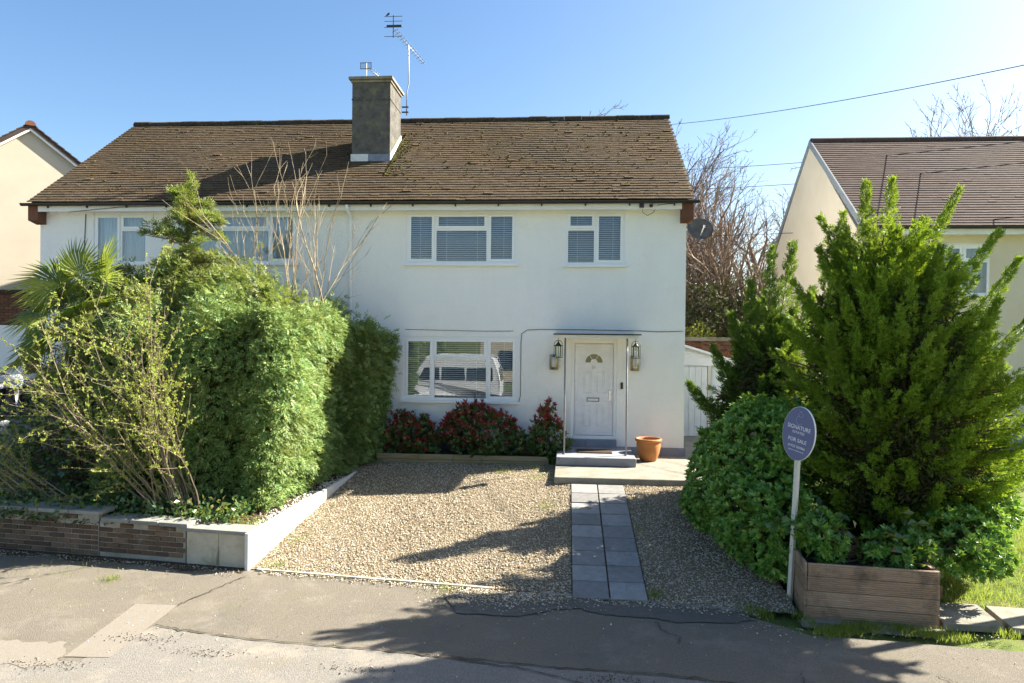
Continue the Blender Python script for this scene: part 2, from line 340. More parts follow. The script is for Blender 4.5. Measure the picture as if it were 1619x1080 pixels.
def seg_obj(name, S, mat, parent, sides=4, kind=None):
    V, Fq = segs(S, sides); o = link(name, np_mesh(name, V, Fq, mat, sides > 4), parent)
    w = Vector((0, 0, 0)); q = parent
    while q is not None: w += q.location; q = q.parent
    o.location = -w
    if kind: o['kind'] = kind
    return o

# ------------------------------------------------------------------ ground levels
def bline(x): return 8.7-.115*x                       # where the plots meet the pavement
def gz(x, y):
    """top of the gravel drive"""
    zl = .56*np.clip((y-bline(x))/4.7, 0, 1.05); zr = .60*np.clip((y-bline(x))/3.75, 0, 1.02)
    t = np.clip((x+4.2)/4.2, 0, 1); return zl*(1-t)+zr*t
def terrain(x, y):
    t = np.clip((y-bline(x)-.1)/4.5, 0, 1); z = -.05+.60*t
    return np.where(x > 2.6, -.05+.65*np.clip((y-bline(x)-.15)/8., 0, 1), z)

xs = np.unique(np.concatenate([np.linspace(-400, -24, 8), np.linspace(-20, 20, 81), np.linspace(24, 400, 8)]))
ys = np.unique(np.concatenate([np.linspace(-300, -14, 7), np.linspace(-10, 5, 7), np.linspace(6, 24, 73), np.linspace(28, 900, 12)]))
GX, GY = np.meshgrid(xs, ys); GZ = terrain(GX, GY)-.03
V = np.stack([GX, GY, GZ], -1).reshape(-1, 3); nx = len(xs)
idx = np.arange(len(V)).reshape(len(ys), nx)
Fq = np.stack([idx[:-1, :-1], idx[:-1, 1:], idx[1:, 1:], idx[1:, :-1]], -1).reshape(-1, 4)
struct(link('ground', np_mesh('ground', V, Fq, 'lawn', True)))

def sheet(name, poly, z, mat, parent=None):
    return MB().add([(x, y, z) for x, y in poly], [tuple(range(len(poly)))]).build(name, mat, parent)
struct(sheet('pavement', [(-60, 2.6), (60, 2.6), (60, bline(60)), (3.2, 7.80), (2.7, 7.82), (2.35, 8.12), (1.9, bline(1.9)), (-60, bline(-60))], 0, 'asphalt'))
struct(MB().box(-60, 60, 2.45, 2.598, -.25, .0).build('kerb', 'concrete'))
struct(sheet('road', [(-60, -5.4), (60, -5.4), (60, 2.44), (-60, 2.44)], -.03, 'asphalt_old'))
def ragged(poly, step=.08, amp=.02, seed=0):
    out = []; n = len(poly)
    for i in range(n):
        a, b = np.array(poly[i], float), np.array(poly[(i+1) % n], float); m = max(2, int(np.linalg.norm(b-a)/step))
        for j in range(m): out.append(a+(b-a)*j/m)
    P = np.array(out); Q = np.concatenate([P, np.zeros((len(P), 1))], 1)
    P[:, 0] += amp*wob(Q, 9, seed)+rng.normal(0, amp*.3, len(P)); P[:, 1] += amp*wob(Q+5, 9, seed+1)+rng.normal(0, amp*.3, len(P)); return [tuple(p) for p in P]
# the older strip of tarmac towards the kerb, repairs, damp stain
struct(sheet('old_tarmac_strip', ragged([(-60, 2.7), (60, 2.7), (60, 5.9), (1.6, 6.64), (.1, 6.77), (-.9, 6.87), (-1.9, 6.98), (-3.3, 7.09), (-4.05, 7.22), (-4.5, 7.32), (-4.9, 6.7), (-60, 11)][:-2]+[(-4.75, 6.45), (-6.5, 6.3), (-60, 6.5)], .3, .012, 1), .004, 'asphalt_old'))
struct(sheet('tarmac_repair', ragged([(-5.08, 7.88), (-4.57, 7.89), (-4.50, 6.56), (-4.95, 6.53)], .1, .006, 2), .008, 'asphalt_patch'))
struct(sheet('tarmac_repair_pale', ragged([(-6.4, 6.75), (-5.2, 6.84), (-5.02, 6.60), (-4.96, 6.30), (-6.2, 6.35)], .06, .05, 3), .008, 'asphalt_patch'))
struct(sheet('damp_stain', ragged([(-1.5, 8.60), (-1.25, 8.0), (-.5, 7.97), (-.1, 8.25), (.2, 8.28), (.45, 8.13), (.9, 8.10), (1.3, 8.0), (1.9, 8.06), (2.2, 8.16), (1.9, 8.42), (.9, 8.5), (.2, 8.60), (-.5, 8.66)], .08, .03, 4), .012, 'asphalt_damp'))
def crack(name, pts, w, seed):
    P = []
    for i in range(len(pts)-1):
        for t in np.linspace(0, 1, 14, endpoint=False): P.append(np.array(pts[i])*(1-t)+np.array(pts[i+1])*t)
    P = np.array(P); n = len(P); o = rng.normal(0, .012, (n, 2)); P = P+o
    d = np.gradient(P, axis=0); nn = unit(np.stack([-d[:, 1], d[:, 0]], 1)); ww = w*(.35+rng.random((n, 1)))
    A = P+nn*ww; B = P-nn*ww; V = np.concatenate([np.c_[A, np.full(n, .0155)], np.c_[B, np.full(n, .0155)]])
    F = np.array([[i, i+1, n+i+1, n+i] for i in range(n-1)]); return struct(link(name, np_mesh(name, V, F, 'crack')))
crack('pavement_crack', [(-4.5, 7.32), (-4.05, 7.22), (-3.3, 7.09), (-1.9, 6.98), (-.9, 6.87), (.1, 6.77), (1.1, 6.74), (2.2, 6.5)], .011, 1)
crack('pavement_crack', [(-4.57, 7.89), (-4.4, 8.4), (-4.2, 9.0)], .010, 2)
crack('pavement_crack', [(1.03, 8.0), (1.10, 7.75), (1.25, 7.6), (1.22, 7.4)], .007, 3)
crack('pavement_crack', [(-1.6, 6.97), (-.3, 6.70), (.4, 6.4)], .008, 4)
crack('pavement_crack', [(2.3, 6.9), (2.25, 6.6), (2.35, 6.2)], .006, 5)
crack('pavement_crack', [(3.6, 7.0), (3.75, 6.75), (3.7, 6.4)], .006, 6)

# ------------------------------------------------------------------ gravel drive
gx = np.linspace(-4.3, 2.75, 48); gyv = np.linspace(0, 1, 40); V = []
for t in gyv:
    for x in gx:
        y0 = bline(x)+.03; y1 = 14.45; y = y0+(y1-y0)*t
        V.append((x, y, float(gz(x, y))))
n = len(gx); idx = np.arange(len(V)).reshape(len(gyv), n)
Fq = np.stack([idx[:-1, :-1], idx[:-1, 1:], idx[1:, 1:], idx[1:, :-1]], -1).reshape(-1, 4)
struct(link('drive', np_mesh('drive', V, Fq, 'gravel_base', True)))
def stones(name, P, R, mat, zs=.7):
    """irregular octahedral stones"""
    n = len(P); base = np.array([[1, 0, 0], [0, 1, 0], [-1, 0, 0], [0, -1, 0], [0, 0, 1], [0, 0, -1]], float)
    V = np.repeat(base[None], n, 0)*(.75+.5*rng.random((n, 6, 1))); V += rng.normal(0, .22, V.shape); V[:, :, 2] *= zs
    a = rng.random(n)*6.28; c, s = np.cos(a), np.sin(a); x = V[:, :, 0]*c[:, None]-V[:, :, 1]*s[:, None]; y = V[:, :, 0]*s[:, None]+V[:, :, 1]*c[:, None]
    V[:, :, 0] = x*1.15; V[:, :, 1] = y; V = V*np.asarray(R).reshape(-1, 1, 1)+P[:, None, :]
    f = np.array([[0, 1, 4], [1, 2, 4], [2, 3, 4], [3, 0, 4], [1, 0, 5], [2, 1, 5], [3, 2, 5], [0, 3, 5]])
    Fq = (np.arange(n)[:, None, None]*6+f[None]).reshape(-1, 3); return stuff(link(name, np_mesh(name, V.reshape(-1, 3), Fq, mat, True)))
n = 66000; x = rng.uniform(-4.24, 2.75, n); u = rng.random(n)**1.15; y = bline(x)+.02+(14.2-bline(x))*u
ok = ~((x > .10) & (x < 1.04) & (y < 12.5)) & ~((x > -.2) & (y > 12.42)) & ~((x > 2.3) & (y > 10)); x, y = x[ok], y[ok]
Q = np.stack([x, y, 0*x], 1); z = gz(x, y)+.004+.012*np.clip(wob(Q, 3.0, 2), -.4, 1)+rng.random(len(x))*.008
tag(stones('gravel', np.stack([x, y, z], 1), rng.uniform(.0062, .0138, len(x)), 'gravel'), 'cream and tan gravel covering the sloping front drive', 'gravel')
# spill over the front edging on to the pavement, and stray pebbles
n = 2600; x = np.concatenate([rng.normal(-.75, .45, 1500), rng.uniform(-4.1, 2.3, 1100)]); e = np.abs(rng.normal(0, .16, n)); e[1500:] *= .5; y = bline(x)-.03-e*np.where(np.arange(n) < 1500, 1.6, 1)
tag(stones('spilled_gravel', np.stack([x, y, np.full(n, .016)], 1), rng.uniform(.006, .014, n), 'gravel'), 'loose gravel spilled over the drive edging on to the pavement', 'gravel')
n = 420; x = rng.uniform(-8, 5.5, n); y = rng.uniform(6.0, 8.6, n)
tag(stones('stray_pebbles', np.stack([x, y, np.full(n, .010)], 1), rng.uniform(.004, .013, n)*rng.random(n)**.5, 'pebble'), 'stray white pebbles scattered over the tarmac pavement', 'pebbles')
n = 900; x = np.concatenate([rng.uniform(-9, -4.4, 700), rng.uniform(2.0, 4.8, 200)]); y = np.where(np.arange(n) < 700, bline(x)-.04-np.abs(rng.normal(0, .13, n)), 8.02-np.abs(rng.normal(0, .12, n)))
tag(stones('kerbside_stones', np.stack([x, y, np.full(n, .012)], 1), rng.uniform(.004, .012, n), 'gravel'), 'pale stones and debris along the foot of the garden walls', 'pebbles')

n = 800; k = rng.integers(0, 6, n); cxs = np.array([-4.4, -5.0, -3.6, -2.0, -6.3, .5])[k]; cys = np.array([7.0, 6.35, 6.75, 6.55, 6.6, 6.6])[k]
P = np.stack([cxs+rng.normal(0, .22, n), cys+rng.normal(0, .05, n)-.11*(rng.random(n)-.5), np.full(n, .012)], 1)
tag(stones('pavement_grit', P, rng.uniform(.002, .008, n), 'soil'), 'dark grit and crumbs gathered along the pavement cracks', 'grit')
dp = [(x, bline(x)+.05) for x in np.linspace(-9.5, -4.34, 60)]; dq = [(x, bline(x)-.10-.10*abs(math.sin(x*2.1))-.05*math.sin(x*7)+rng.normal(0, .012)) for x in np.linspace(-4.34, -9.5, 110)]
struct(sheet('wall_shade_strip', dp+dq, .006, 'soil'))  # dark soil-toned sheet painting the garden wall's shade on to the pavement
# edging boards along the front of the gravel
ed = thing('drive_edging', 'low pale edging strips between the gravel drive and the pavement', 'edging', (-1.6, bline(-1.6), 0))
for a, b, hz in ((-4.18, -2.35, .03), (-2.33, -.9, .034), (-.3, 1.04, .02), (1.06, 2.3, .015)):
    MB().hexa([(a, bline(a)-.025, -.05), (b, bline(b)-.025, -.05), (b, bline(b)+.015, -.05), (a, bline(a)+.015, -.05),
               (a, bline(a)-.025, hz), (b, bline(b)-.025, hz), (b, bline(b)+.015, hz), (a, bline(a)+.015, hz)]).build('edging_strip', 'pier_render' if a < -1 else 'concrete', ed)

# ------------------------------------------------------------------ paved path
path = thing('path', 'path', 'path'); del path['label'], path['category']; struct(path)
for i in range(9):
    for j in range(2):
        y0 = 8.60+i*.4235; y1 = y0+.397; x0 = .108+j*.468; x1 = x0+.448
        z0, z1 = .030+.60*(y0-8.6)/3.81, .030+.60*(y1-8.6)/3.81; dz = rng.uniform(-.004, .004)
        m = MB().hexa([(x0, y0, z0-.06), (x1, y0, z0-.06), (x1, y1, z1-.06), (x0, y1, z1-.06), (x0, y0, z0+dz), (x1, y0, z0+dz+rng.uniform(-.003, .003)), (x1, y1, z1+dz), (x0, y1, z1+dz+rng.uniform(-.003, .003))])
        bevel(m.build('paving_slab', 'paver', path), .006)

m = MB().add([(.10, 8.6, .012), (1.04, 8.6, .012), (1.04, 12.42, .612), (.10, 12.42, .612), (.10, 8.6, -.06), (1.04, 8.6, -.06), (1.04, 12.42, .5), (.10, 12.42, .5)], [(0, 1, 2, 3), (4, 7, 6, 5), (0, 4, 5, 1), (1, 5, 6, 2), (2, 6, 7, 3), (3, 7, 4, 0)]); m.build('path_bedding', 'soil', path)
# ------------------------------------------------------------------ terrace slab, step, mat, pot
t = thing('terrace', 't', 't'); del t['label'], t['category']; struct(t)
bevel(MB().box(-.2, 2.75, 12.44, 14.995, .60, .73).build('concrete_slab', 'concrete', t), .02, 3)
MB().box(-.19, 1.9, 12.452, 12.6, .42, .597).build('front_sleeper', 'concrete_dark', t)
MB().box(1.905, 2.75, 12.455, 12.6, .42, .597).build('front_sleeper', 'concrete_dark', t)
struct(MB().box(2.52, 4.6, 15.0, 19.0, .5, .69).build('side_passage', 'concrete'))
st = thing('doorstep', 'painted grey concrete doorstep under the porch posts', 'step', (.58, 13.6, .73))
bevel(MB().box(-.18, 1.36, 13.52, 14.985, .732, .90).build('step_block', 'step_grey', st), .015, 2)
for i in range(3): MB().box(.10+i*.327, .10+i*.327+.32, 14.86, 14.995, .902, 1.05).build('threshold_tile', 'plinth_grey', st)
tag(MB().box(.23, .93, 14.02, 14.44, .902, .922).build('doormat', 'doormat'), 'dark brown coir doormat lying on the grey step', 'doormat')
pot = thing('plant_pot', 'empty round terracotta pot standing beside the doorstep', 'pot', (1.68, 14.32, .73))
prof = [(.0, .002), (.165, .002), (.185, .03), (.235, .16), (.258, .27), (.262, .36), (.250, .415), (.285, .42), (.292, .445), (.290, .475), (.262, .482), (.243, .47), (.238, .40), (.235, .30), (0, .29)]
MB().lathe([(r*.92, h*.95) for r, h in prof], (1.68, 14.32, .73), 40).build('pot_body', 'terracotta', pot, True)
MB().lathe([(.0, .30), (.205, .30)], (1.68, 14.32, .73), 24).build('compost', 'soil', pot)

# ------------------------------------------------------------------ house
HX0, HX1, FY = -12.0, 2.5, 15.0
EY, EZ, RY, RZ = 14.7, 6.12, 18.6, 9.0
house = thing('semi_detached_house', 'white rendered semi-detached house pair with mossy brown tiled roof and chimney', 'house', (-4.75, 15, .6))
WIN = {'A': (-3.52, -1.10, 4.80, 5.92), 'B': (-.05, 1.22, 4.78, 5.92), 'C': (-3.56, -1.06, 1.82, 3.20)}
OPEN = [WIN['A'], WIN['B'], WIN['C'], (.10, 1.08, 1.05, 3.17)]
mir = lambda w: (-9.5-w[1], -9.5-w[0], w[2], w[3])
OPEN += [mir(WIN['A']), mir(WIN['B']), mir(WIN['C'])]
def wall_open(m, x0, x1, z0, z1, y0, y1, ops):
    X = sorted({x0, x1, *[o[0] for o in ops], *[o[1] for o in ops]}); Z = sorted({z0, z1, *[o[2] for o in ops], *[o[3] for o in ops]})
    for i in range(len(X)-1):
        for j in range(len(Z)-1):
            cx, cz = (X[i]+X[i+1])/2, (Z[j]+Z[j+1])/2
            if any(o[0] < cx < o[1] and o[2] < cz < o[3] for o in ops): continue
            m.add([(X[i], y0, Z[j]), (X[i+1], y0, Z[j]), (X[i+1], y0, Z[j+1]), (X[i], y0, Z[j+1])], [(0, 1, 2, 3)])
    for a, b, c, d in ops:
        m.add([(a, y0, c), (b, y0, c), (b, y0, d), (a, y0, d), (a, y1, c), (b, y1, c), (b, y1, d), (a, y1, d)], [(0, 4, 5, 1), (1, 5, 6, 2), (2, 6, 7, 3), (3, 7, 4, 0)])
m = MB(); wall_open(m, HX0, HX1, .3, 6.0, FY, FY+.25, OPEN); m.build('front_wall', 'render_white', house)
gab = [(FY+.006, .3), (22.2, .3), (22.2, 6.0), (RY, RZ-.22), (FY+.006, 6.0)]
MB().prism(gab, 'x', HX1-.25, HX1).build('gable_wall', 'render_white', house)
MB().prism(gab, 'x', HX0, HX0+.25).build('gable_wall', 'render_white', house)
MB().box(HX0+.25, HX1-.25, 21.95, 22.19, .3, 6.0).build('rear_wall', 'render_white', house)
MB().box(HX0+.25, HX1-.25, 15.27, 21.9, 3.55, 3.75).build('upper_floor', 'room_dark', house)
MB().box(1.10, HX1+.012, 14.965, 15.0, .70, .895).box(HX1+.002, HX1+.03, 15.0, 22.2, .6, .89).build('plinth', 'plinth_grey', house)
MB().box(HX0, -.2, 14.97, 15.0, .5, .98).build('plinth', 'plinth_dark', house)
# roof
def tiled_roof(house, x0, x1, ey, ez, ry, rz, mat, ridge_mat, gauge=.128, tw=.19, solo=300, hole=None, jit=1., thick=.016):
    sl = math.hypot(ry-ey, rz-ez); c, s = (ry-ey)/sl, (rz-ez)/sl
    U = np.array([1, 0, 0.]); S = np.array([0, c, s]); Nn = np.array([0, -s, c])
    by = 2*ry-ey
    roof = MB().prism([(ey+.05, ez-.02), (ry, rz-.04), (by-.05, ez-.02), (by-.15, ez-.10), (ry, rz-.16), (ey+.15, ez-.10)], 'x', x0+.02, x1-.02).build('roof', mat, house)
    rows = int(sl/gauge); T = []
    for i in range(rows):
        s0 = i*gauge; off = (i % 2)*tw/2; n = int(round((x1-x0)/tw))
        for k in range(n+(1 if i % 2 else 0)):
            a = x0+k*tw-off; b = a+tw-.0015
            a = max(a, x0); b = min(b, x1)
            if b-a < .03: continue
            if hole and hole[0] < (a+b)/2 < hole[1] and hole[2] < s0 < hole[3]: continue
            T.append((a, b, s0, i))
    T = np.array(T); n = len(T)
    cen = (T[:, 0]+T[:, 1])/2; O = np.array([0, ey, ez])
    lift = rng.random(n)*.004*jit+(rng.random(n) < .03)*rng.random(n)*.02*jit; slip = rng.normal(0, .004, n)*jit-(rng.random(n) < .02)*.03*jit; skew = rng.normal(0, .004, n)*jit
    sag = .015*np.sin(cen*1.3+T[:, 2])*jit
    s0 = T[:, 2]+slip-.02; s1 = T[:, 2]+gauge*1.55
    s1 = np.minimum(s1, sl-.01)
    def pt(x, sv, nv): return O+x[:, None]*U+sv[:, None]*S+nv[:, None]*Nn
    nl = .030+lift+sag*.3; nh = .004+0*nl
    V = np.stack([pt(T[:, 0], s0+skew, nl-thick), pt(T[:, 1], s0-skew, nl-thick), pt(T[:, 1], s1, nh-thick), pt(T[:, 0], s1, nh-thick),
                  pt(T[:, 0], s0+skew, nl), pt(T[:, 1], s0-skew, nl), pt(T[:, 1], s1, nh), pt(T[:, 0], s1, nh)], 1)
    box = np.array([(0, 3, 2, 1), (4, 5, 6, 7), (0, 1, 5, 4), (1, 2, 6, 5), (2, 3, 7, 6), (3, 0, 4, 7)])
    big = np.arange(n) < solo
    Vs = V[~big]; o = link('tiles', np_mesh('tiles', Vs.reshape(-1, 3), (np.arange(len(Vs))[:, None, None]*8+box[None]).reshape(-1, 4), mat), roof); stuff(o)
    for v in V[big]:
        p0 = v.mean(0); me = np_mesh('tile', v-p0, box, mat); link('tile', me, roof, tuple(p0))
    # ridge
    m = int((x1-x0)/.45); w = (x1-x0)/m
    for k in range(m):
        a = x0+k*w; dz = rng.uniform(-.008, .012)*jit; r = .125
        prof = [(ry+r*math.cos(t), rz-.035+dz+r*math.sin(t)*1.0) for t in np.linspace(-.2, PI+.2, 9)]
        prof += [(ry+(r-.02)*math.cos(t), rz-.035+dz+(r-.02)*math.sin(t)) for t in np.linspace(PI+.2, -.2, 9)]
        MB().prism(prof, 'x', a+.003, a+w-.003).build('ridge_tile', ridge_mat, roof)
    return roof
CH = (-5.20, -4.27, 16.40, 17.45)
roof = tiled_roof(house, -12.07, 2.62, EY, EZ, RY, RZ, 'roof_tile', 'ridge_moss', hole=(-5.2, -4.27, 2.15, 3.38), jit=.9, thick=.02)
# moss cushions beside the chimney and scattered over the tiles
def roof_pt(x, sv, lift=.03):
    c, s = .8044, .594; return np.stack([x, EY+sv*c-lift*s, EZ+sv*s+lift*c], -1)
n = 900; x = np.concatenate([-4.2+np.abs(rng.normal(0, .22, 450))*(rng.random(450) < .6)*1.0+(rng.random(450) < .4)*rng.uniform(0, 6.5, 450), rng.uniform(-12, 2.5, 450)]); sv = np.concatenate([rng.uniform(1.2, 3.9, 450), rng.uniform(.05, 4.7, 450)])
Vm = roof_pt(x, sv, .038); o = stones('moss', Vm, rng.uniform(.010, .032, n), 'moss', .45); o.parent = roof
fas = MB(); fas.box(HX0+.15, 2.36, 14.735, 14.765, 5.915, 6.06); fas.build('fascia', 'fascia_white', house)
MB().box(HX0+.15, 2.36, 14.767, 15.0, 5.955, 5.985).build('soffit', 'fascia_white', house)
g = [(14.655+.058*math.cos(t), 6.085+.062*math.sin(t)) for t in np.linspace(PI, 2*PI, 9)]+[(14.655+.048*math.cos(t), 6.085+.052*math.sin(t)) for t in np.linspace(2*PI, PI, 9)]
gut = MB().prism(g, 'x', HX0-.18, 2.70).build('gutter', 'gutter_black', house)
for x in np.arange(-11.6, 2.5, .92): MB().box(x-.015, x+.015, 14.70, 14.733, 5.99, 6.06).build('bracket', 'gutter_black', gut)
for s, a in ((1, 2.365), (-1, HX0-.09)):
    MB().prism([(14.74, 5.72), (15.0, 5.66), (15.0, 6.08), (14.74, 6.08)], 'x', a, a+.235).build('corbel', 'brick_brown', house)
pp = MB().tube([(-4.75, 14.66, 6.03), (-4.75, 14.70, 5.93), (-4.75, 14.93, 5.82), (-4.75, 14.945, 5.7), (-4.75, 14.945, .7)], .036, 10)
pp = pp.build('downpipe', 'upvc', house, True)
for z in (5.68, 4.4, 2.6): MB().lathe([(.037, -.02), (.046, -.02), (.046, .02), (.037, .02)], (-4.75, 14.945, z), 12).build('pipe_clip', 'upvc', pp)
# chimney
ch = MB().box(CH[0], CH[1], CH[2], CH[3], 7.0, 9.27).build('chimney', 'chimney_render', house)
cap = MB().box(CH[0]-.07, CH[1]+.07, CH[2]-.09, CH[3]+.09, 9.33, 9.40).box(CH[0]-.03, CH[1]+.03, CH[2]-.04, CH[3]+.04, 9.272, 9.328).build('cap', 'concrete_dark', ch); bevel(cap, .012)
MB().box(CH[0]-.012, CH[1]+.012, CH[2]-.014, CH[3]+.012, 8.86, 8.885).build('band', 'chimney_render', ch)
MB().box(-4.79, CH[1]+.02, CH[2]-.022, CH[2]+.05, 7.22, 7.56).build('flashing', 'lead', ch)
MB().box(CH[0]-.02, -4.795, CH[2]-.024, CH[2]+.05, 7.22, 7.56).build('flashing', 'lead_pale', ch)
MB().prism([(CH[2]-.03, 7.35), (CH[3], 8.12), (CH[3], 8.30), (CH[2]-.03, 7.53)], 'x', CH[1]+.001, CH[1]+.022).build('flashing', 'lead_pale', ch)
# windows
def window(host, w, kind, y=15.0, blind=True, seed=0, curtain=False, tilt=.6):
    x0, x1, z0, z1 = w; fr = .055; d0, d1 = y+.02, y+.09
    if kind == 'A':
        wd = x1-x0; a = x0+wd*.262; b = x0+wd*.738; zt = z1-(z1-z0)*.335
        bars = [(x0, x1, z1-fr, z1), (x0, x1, z0, z0+fr), (x0, x0+fr, z0+fr, z1-fr), (x1-fr, x1, z0+fr, z1-fr), (a-fr/2, a+fr/2, z0+fr, z1-fr), (b-fr/2, b+fr/2, z0+fr, z1-fr), (a+fr/2, b-fr/2, zt-fr/2, zt+fr/2)]
        lights = [(x0+fr, a-fr/2, z0+fr, z1-fr, 1), (a+fr/2, b-fr/2, zt+fr/2, z1-fr, 1), (a+fr/2, b-fr/2, z0+fr, zt-fr/2, 0), (b+fr/2, x1-fr, z0+fr, z1-fr, 1)]
    else:
        left = kind == 'B'; a = x0+(x1-x0)*.5; zt = z1-(z1-z0)*.33
        la, lb = (x0+fr, a-fr/2) if left else (a+fr/2, x1-fr); ra, rb = (a+fr/2, x1-fr) if left else (x0+fr, a-fr/2)
        bars = [(x0, x1, z1-fr, z1), (x0, x1, z0, z0+fr), (x0, x0+fr, z0+fr, z1-fr), (x1-fr, x1, z0+fr, z1-fr), (a-fr/2, a+fr/2, z0+fr, z1-fr), (la, lb, zt-fr/2, zt+fr/2)]
        lights = [(la, lb, zt+fr/2, z1-fr, 1), (la, lb, z0+fr, zt-fr/2, 0), (ra, rb, z0+fr, z1-fr, 1)]
    m = MB()
    for q in bars: m.box(q[0], q[1], d0, d1, q[2], q[3])
    win = m.build('window', 'upvc', host); base = Vector((0, 0, 0))
    MB().box(x0-.05, x1+.05, y-.075, y+.018, z0-.05, z0-.004).build('sill', 'upvc', win)
    MB().box(x0-.015, x1+.015, y-.006, y+.018, z1+.003, z1+.022).build('head_bead', 'fascia_white', win)
    for a, b, c, d, sash in lights:
        g = .018
        if sash:
            f2 = .048; s = MB(); y0 = y+.003
            s.box(a-.012, b+.012, y0, y+.018, d-f2, d+.012).box(a-.012, b+.012, y0, y+.018, c-.012, c+f2).box(a-.012, a+f2, y0, y+.018, c+f2, d-f2).box(b-f2, b+.012, y0, y+.018, c+f2, d-f2)
            sash_o = s.build('sash', 'upvc', win); bevel(sash_o, .006); g = f2
            MB().box(a+g-.01, b-g+.01, y+.012, y+.024, c+g-.01, d-g+.01).build('pane', 'window_glass', win)
        else: MB().box(a+.001, b-.001, y+.045, y+.057, c+.001, d-.001).build('pane', 'window_glass', win)
    if blind:
        s = MB(); z = z0+.05; p = .046; hw = .022
        while z < z1-.04:
            dy, dz = hw*math.cos(tilt), hw*math.sin(tilt)
            s.hexa([(x0+.04, y+.15-dy, z-dz-.001), (x1-.04, y+.15-dy, z-dz-.001), (x1-.04, y+.15+dy, z+dz-.001), (x0+.04, y+.15+dy, z+dz-.001),
                    (x0+.04, y+.15-dy, z-dz+.001), (x1-.04, y+.15-dy, z-dz+.001), (x1-.04, y+.15+dy, z+dz+.001), (x0+.04, y+.15+dy, z+dz+.001)]); z += p
        stuff(s.build('blind_slats', 'blind', win))
        c = MB()
        for fx in ((.12, .36, .64, .88) if kind in 'AC' else (.2, .8)): c.box(x0+(x1-x0)*fx-.004, x0+(x1-x0)*fx+.004, y+.122, y+.125, z0+.05, z1-.04)
        c.build('blind_cords', 'blind', win)
    if curtain:
        s = MB(); n = 90; P = []
        for i in range(n+1):
            xx = x0+.02+(x1-x0-.04)*i/n; P.append((xx, y+.17+.022*math.sin(i*1.1)+.01*math.sin(i*2.7)))
        s.add([(a, b, z0+.03) for a, b in P]+[(a, b, z1-.03) for a, b in P], [(i, i+1, n+2+i, n+1+i) for i in range(n)]); s.build('curtain', 'curtain', win, True)
    e = .03; q = [(x0-e, y+.251, z0-e), (x1+e, y+.251, z0-e), (x1+e, y+.251, z1+e), (x0-e, y+.251, z1+e)]; q2 = [(a, y+1.8, c) for a, b, c in q]
    MB().add(q+q2, [(0, 1, 5, 4), (1, 2, 6, 5), (2, 3, 7, 6), (3, 0, 4, 7), (4, 5, 6, 7)]).build('room', 'room_dark', win)
    return win
window(house, WIN['A'], 'A', tilt=.62); window(house, WIN['B'], 'B', tilt=.58); window(house, WIN['C'], 'A', tilt=.55)
window(house, mir(WIN['A']), 'A', blind=False, curtain=True); window(house, mir(WIN['B']), 'D', blind=False, curtain=True); window(house, mir(WIN['C']), 'A', blind=False, curtain=True)
# porch canopy and its posts
por = MB().box(-.22, 1.40, 13.66, 14.998, 3.215, 3.275).build('porch_canopy', 'fascia_white', house)
m = MB(); m.box(-.26, 1.44, 13.60, 14.999, 3.278, 3.30); m.build('felt_roof', 'ridge_moss', por)
for x in (-.03, 1.19): MB().tube([(x, 13.86, .902), (x, 13.86, 3.213)], .017, 8).lathe([(.017, 0), (.04, 0), (.04, .008), (.017, .012)], (x, 13.86, .902), 12).build('porch_post', 'galvanised', por, True)
# door
DX0, DX1, DZ0, DZ1, DY = .10, 1.08, 1.05, 3.17, 15.06
dr = MB(); fw = .07
dr.box(DX0+.001, DX1-.001, DY, DY+.08, DZ1-fw, DZ1-.001).box(DX0+.001, DX0+fw, DY, DY+.08, DZ0+.06, DZ1-fw).box(DX1-fw, DX1-.001, DY, DY+.08, DZ0+.06, DZ1-fw).box(DX0+.001, DX1-.001, DY-.03, DY+.08, DZ0+.001, DZ0+.06)
door = dr.build('door', 'upvc', house)
a, b, c, d = DX0+fw+.004, DX1-fw-.004, DZ0+.066, DZ1-fw-.005; y = DY+.022
bevel(MB().box(a, b, y, y+.05, c, d).build('door_leaf', 'door_white', door), .006)
def ring(m, x0, x1, z0, z1, w, y0, y1): m.box(x0, x1, y0, y1, z1-w, z1).box(x0, x1, y0, y1, z0, z0+w).box(x0, x0+w, y0, y1, z0+w, z1-w).box(x1-w, x1, y0, y1, z0+w, z1-w); return m
bevel(ring(MB(), a+.015, b-.015, c+.015, d-.015, .055, y-.010, y-.0005).build('leaf_frame', 'door_white', door), .006)
cx = (a+b)/2
for sx in (-1, 1):
    for z0, z1 in ((2.02, 2.50), (1.30, 1.78)):
        x0, x1 = (cx-.225, cx-.055) if sx < 0 else (cx+.055, cx+.225)
        bevel(ring(MB(), x0, x1, z0, z1, .018, y-.011, y-.0005).box(x0+.035, x1-.035, y-.008, y-.0005, z0+.035, z1-.035).build('door_panel', 'door_white', door), .005)
def arc(r, n=14): return [(cx+r*math.cos(t), 2.685+r*math.sin(t)) for t in np.linspace(0, PI, n)]
o_, i_ = arc(.235), arc(.185)
m = MB(); n = len(o_); vs = [(x, y-.016, z) for x, z in o_+i_]+[(x, y-.0005, z) for x, z in o_+i_]
m.add(vs, [(i, i+1, n+i+1, n+i) for i in range(n-1)]+[(i, 2*n+i, 2*n+i+1, i+1) for i in range(n-1)]+[(n+i, n+i+1, 3*n+i+1, 3*n+i) for i in range(n-1)]); m.box(cx-.235, cx+.235, y-.016, y-.0005, 2.645, 2.684); m.build('fanlight_frame', 'door_white', door)
plain('fan_glass', (.16, .155, .075), .1)
MB().prism(arc(.184), 'y', y-.005, y-.001).build('fanlight', 'fan_glass', door)
m = MB()
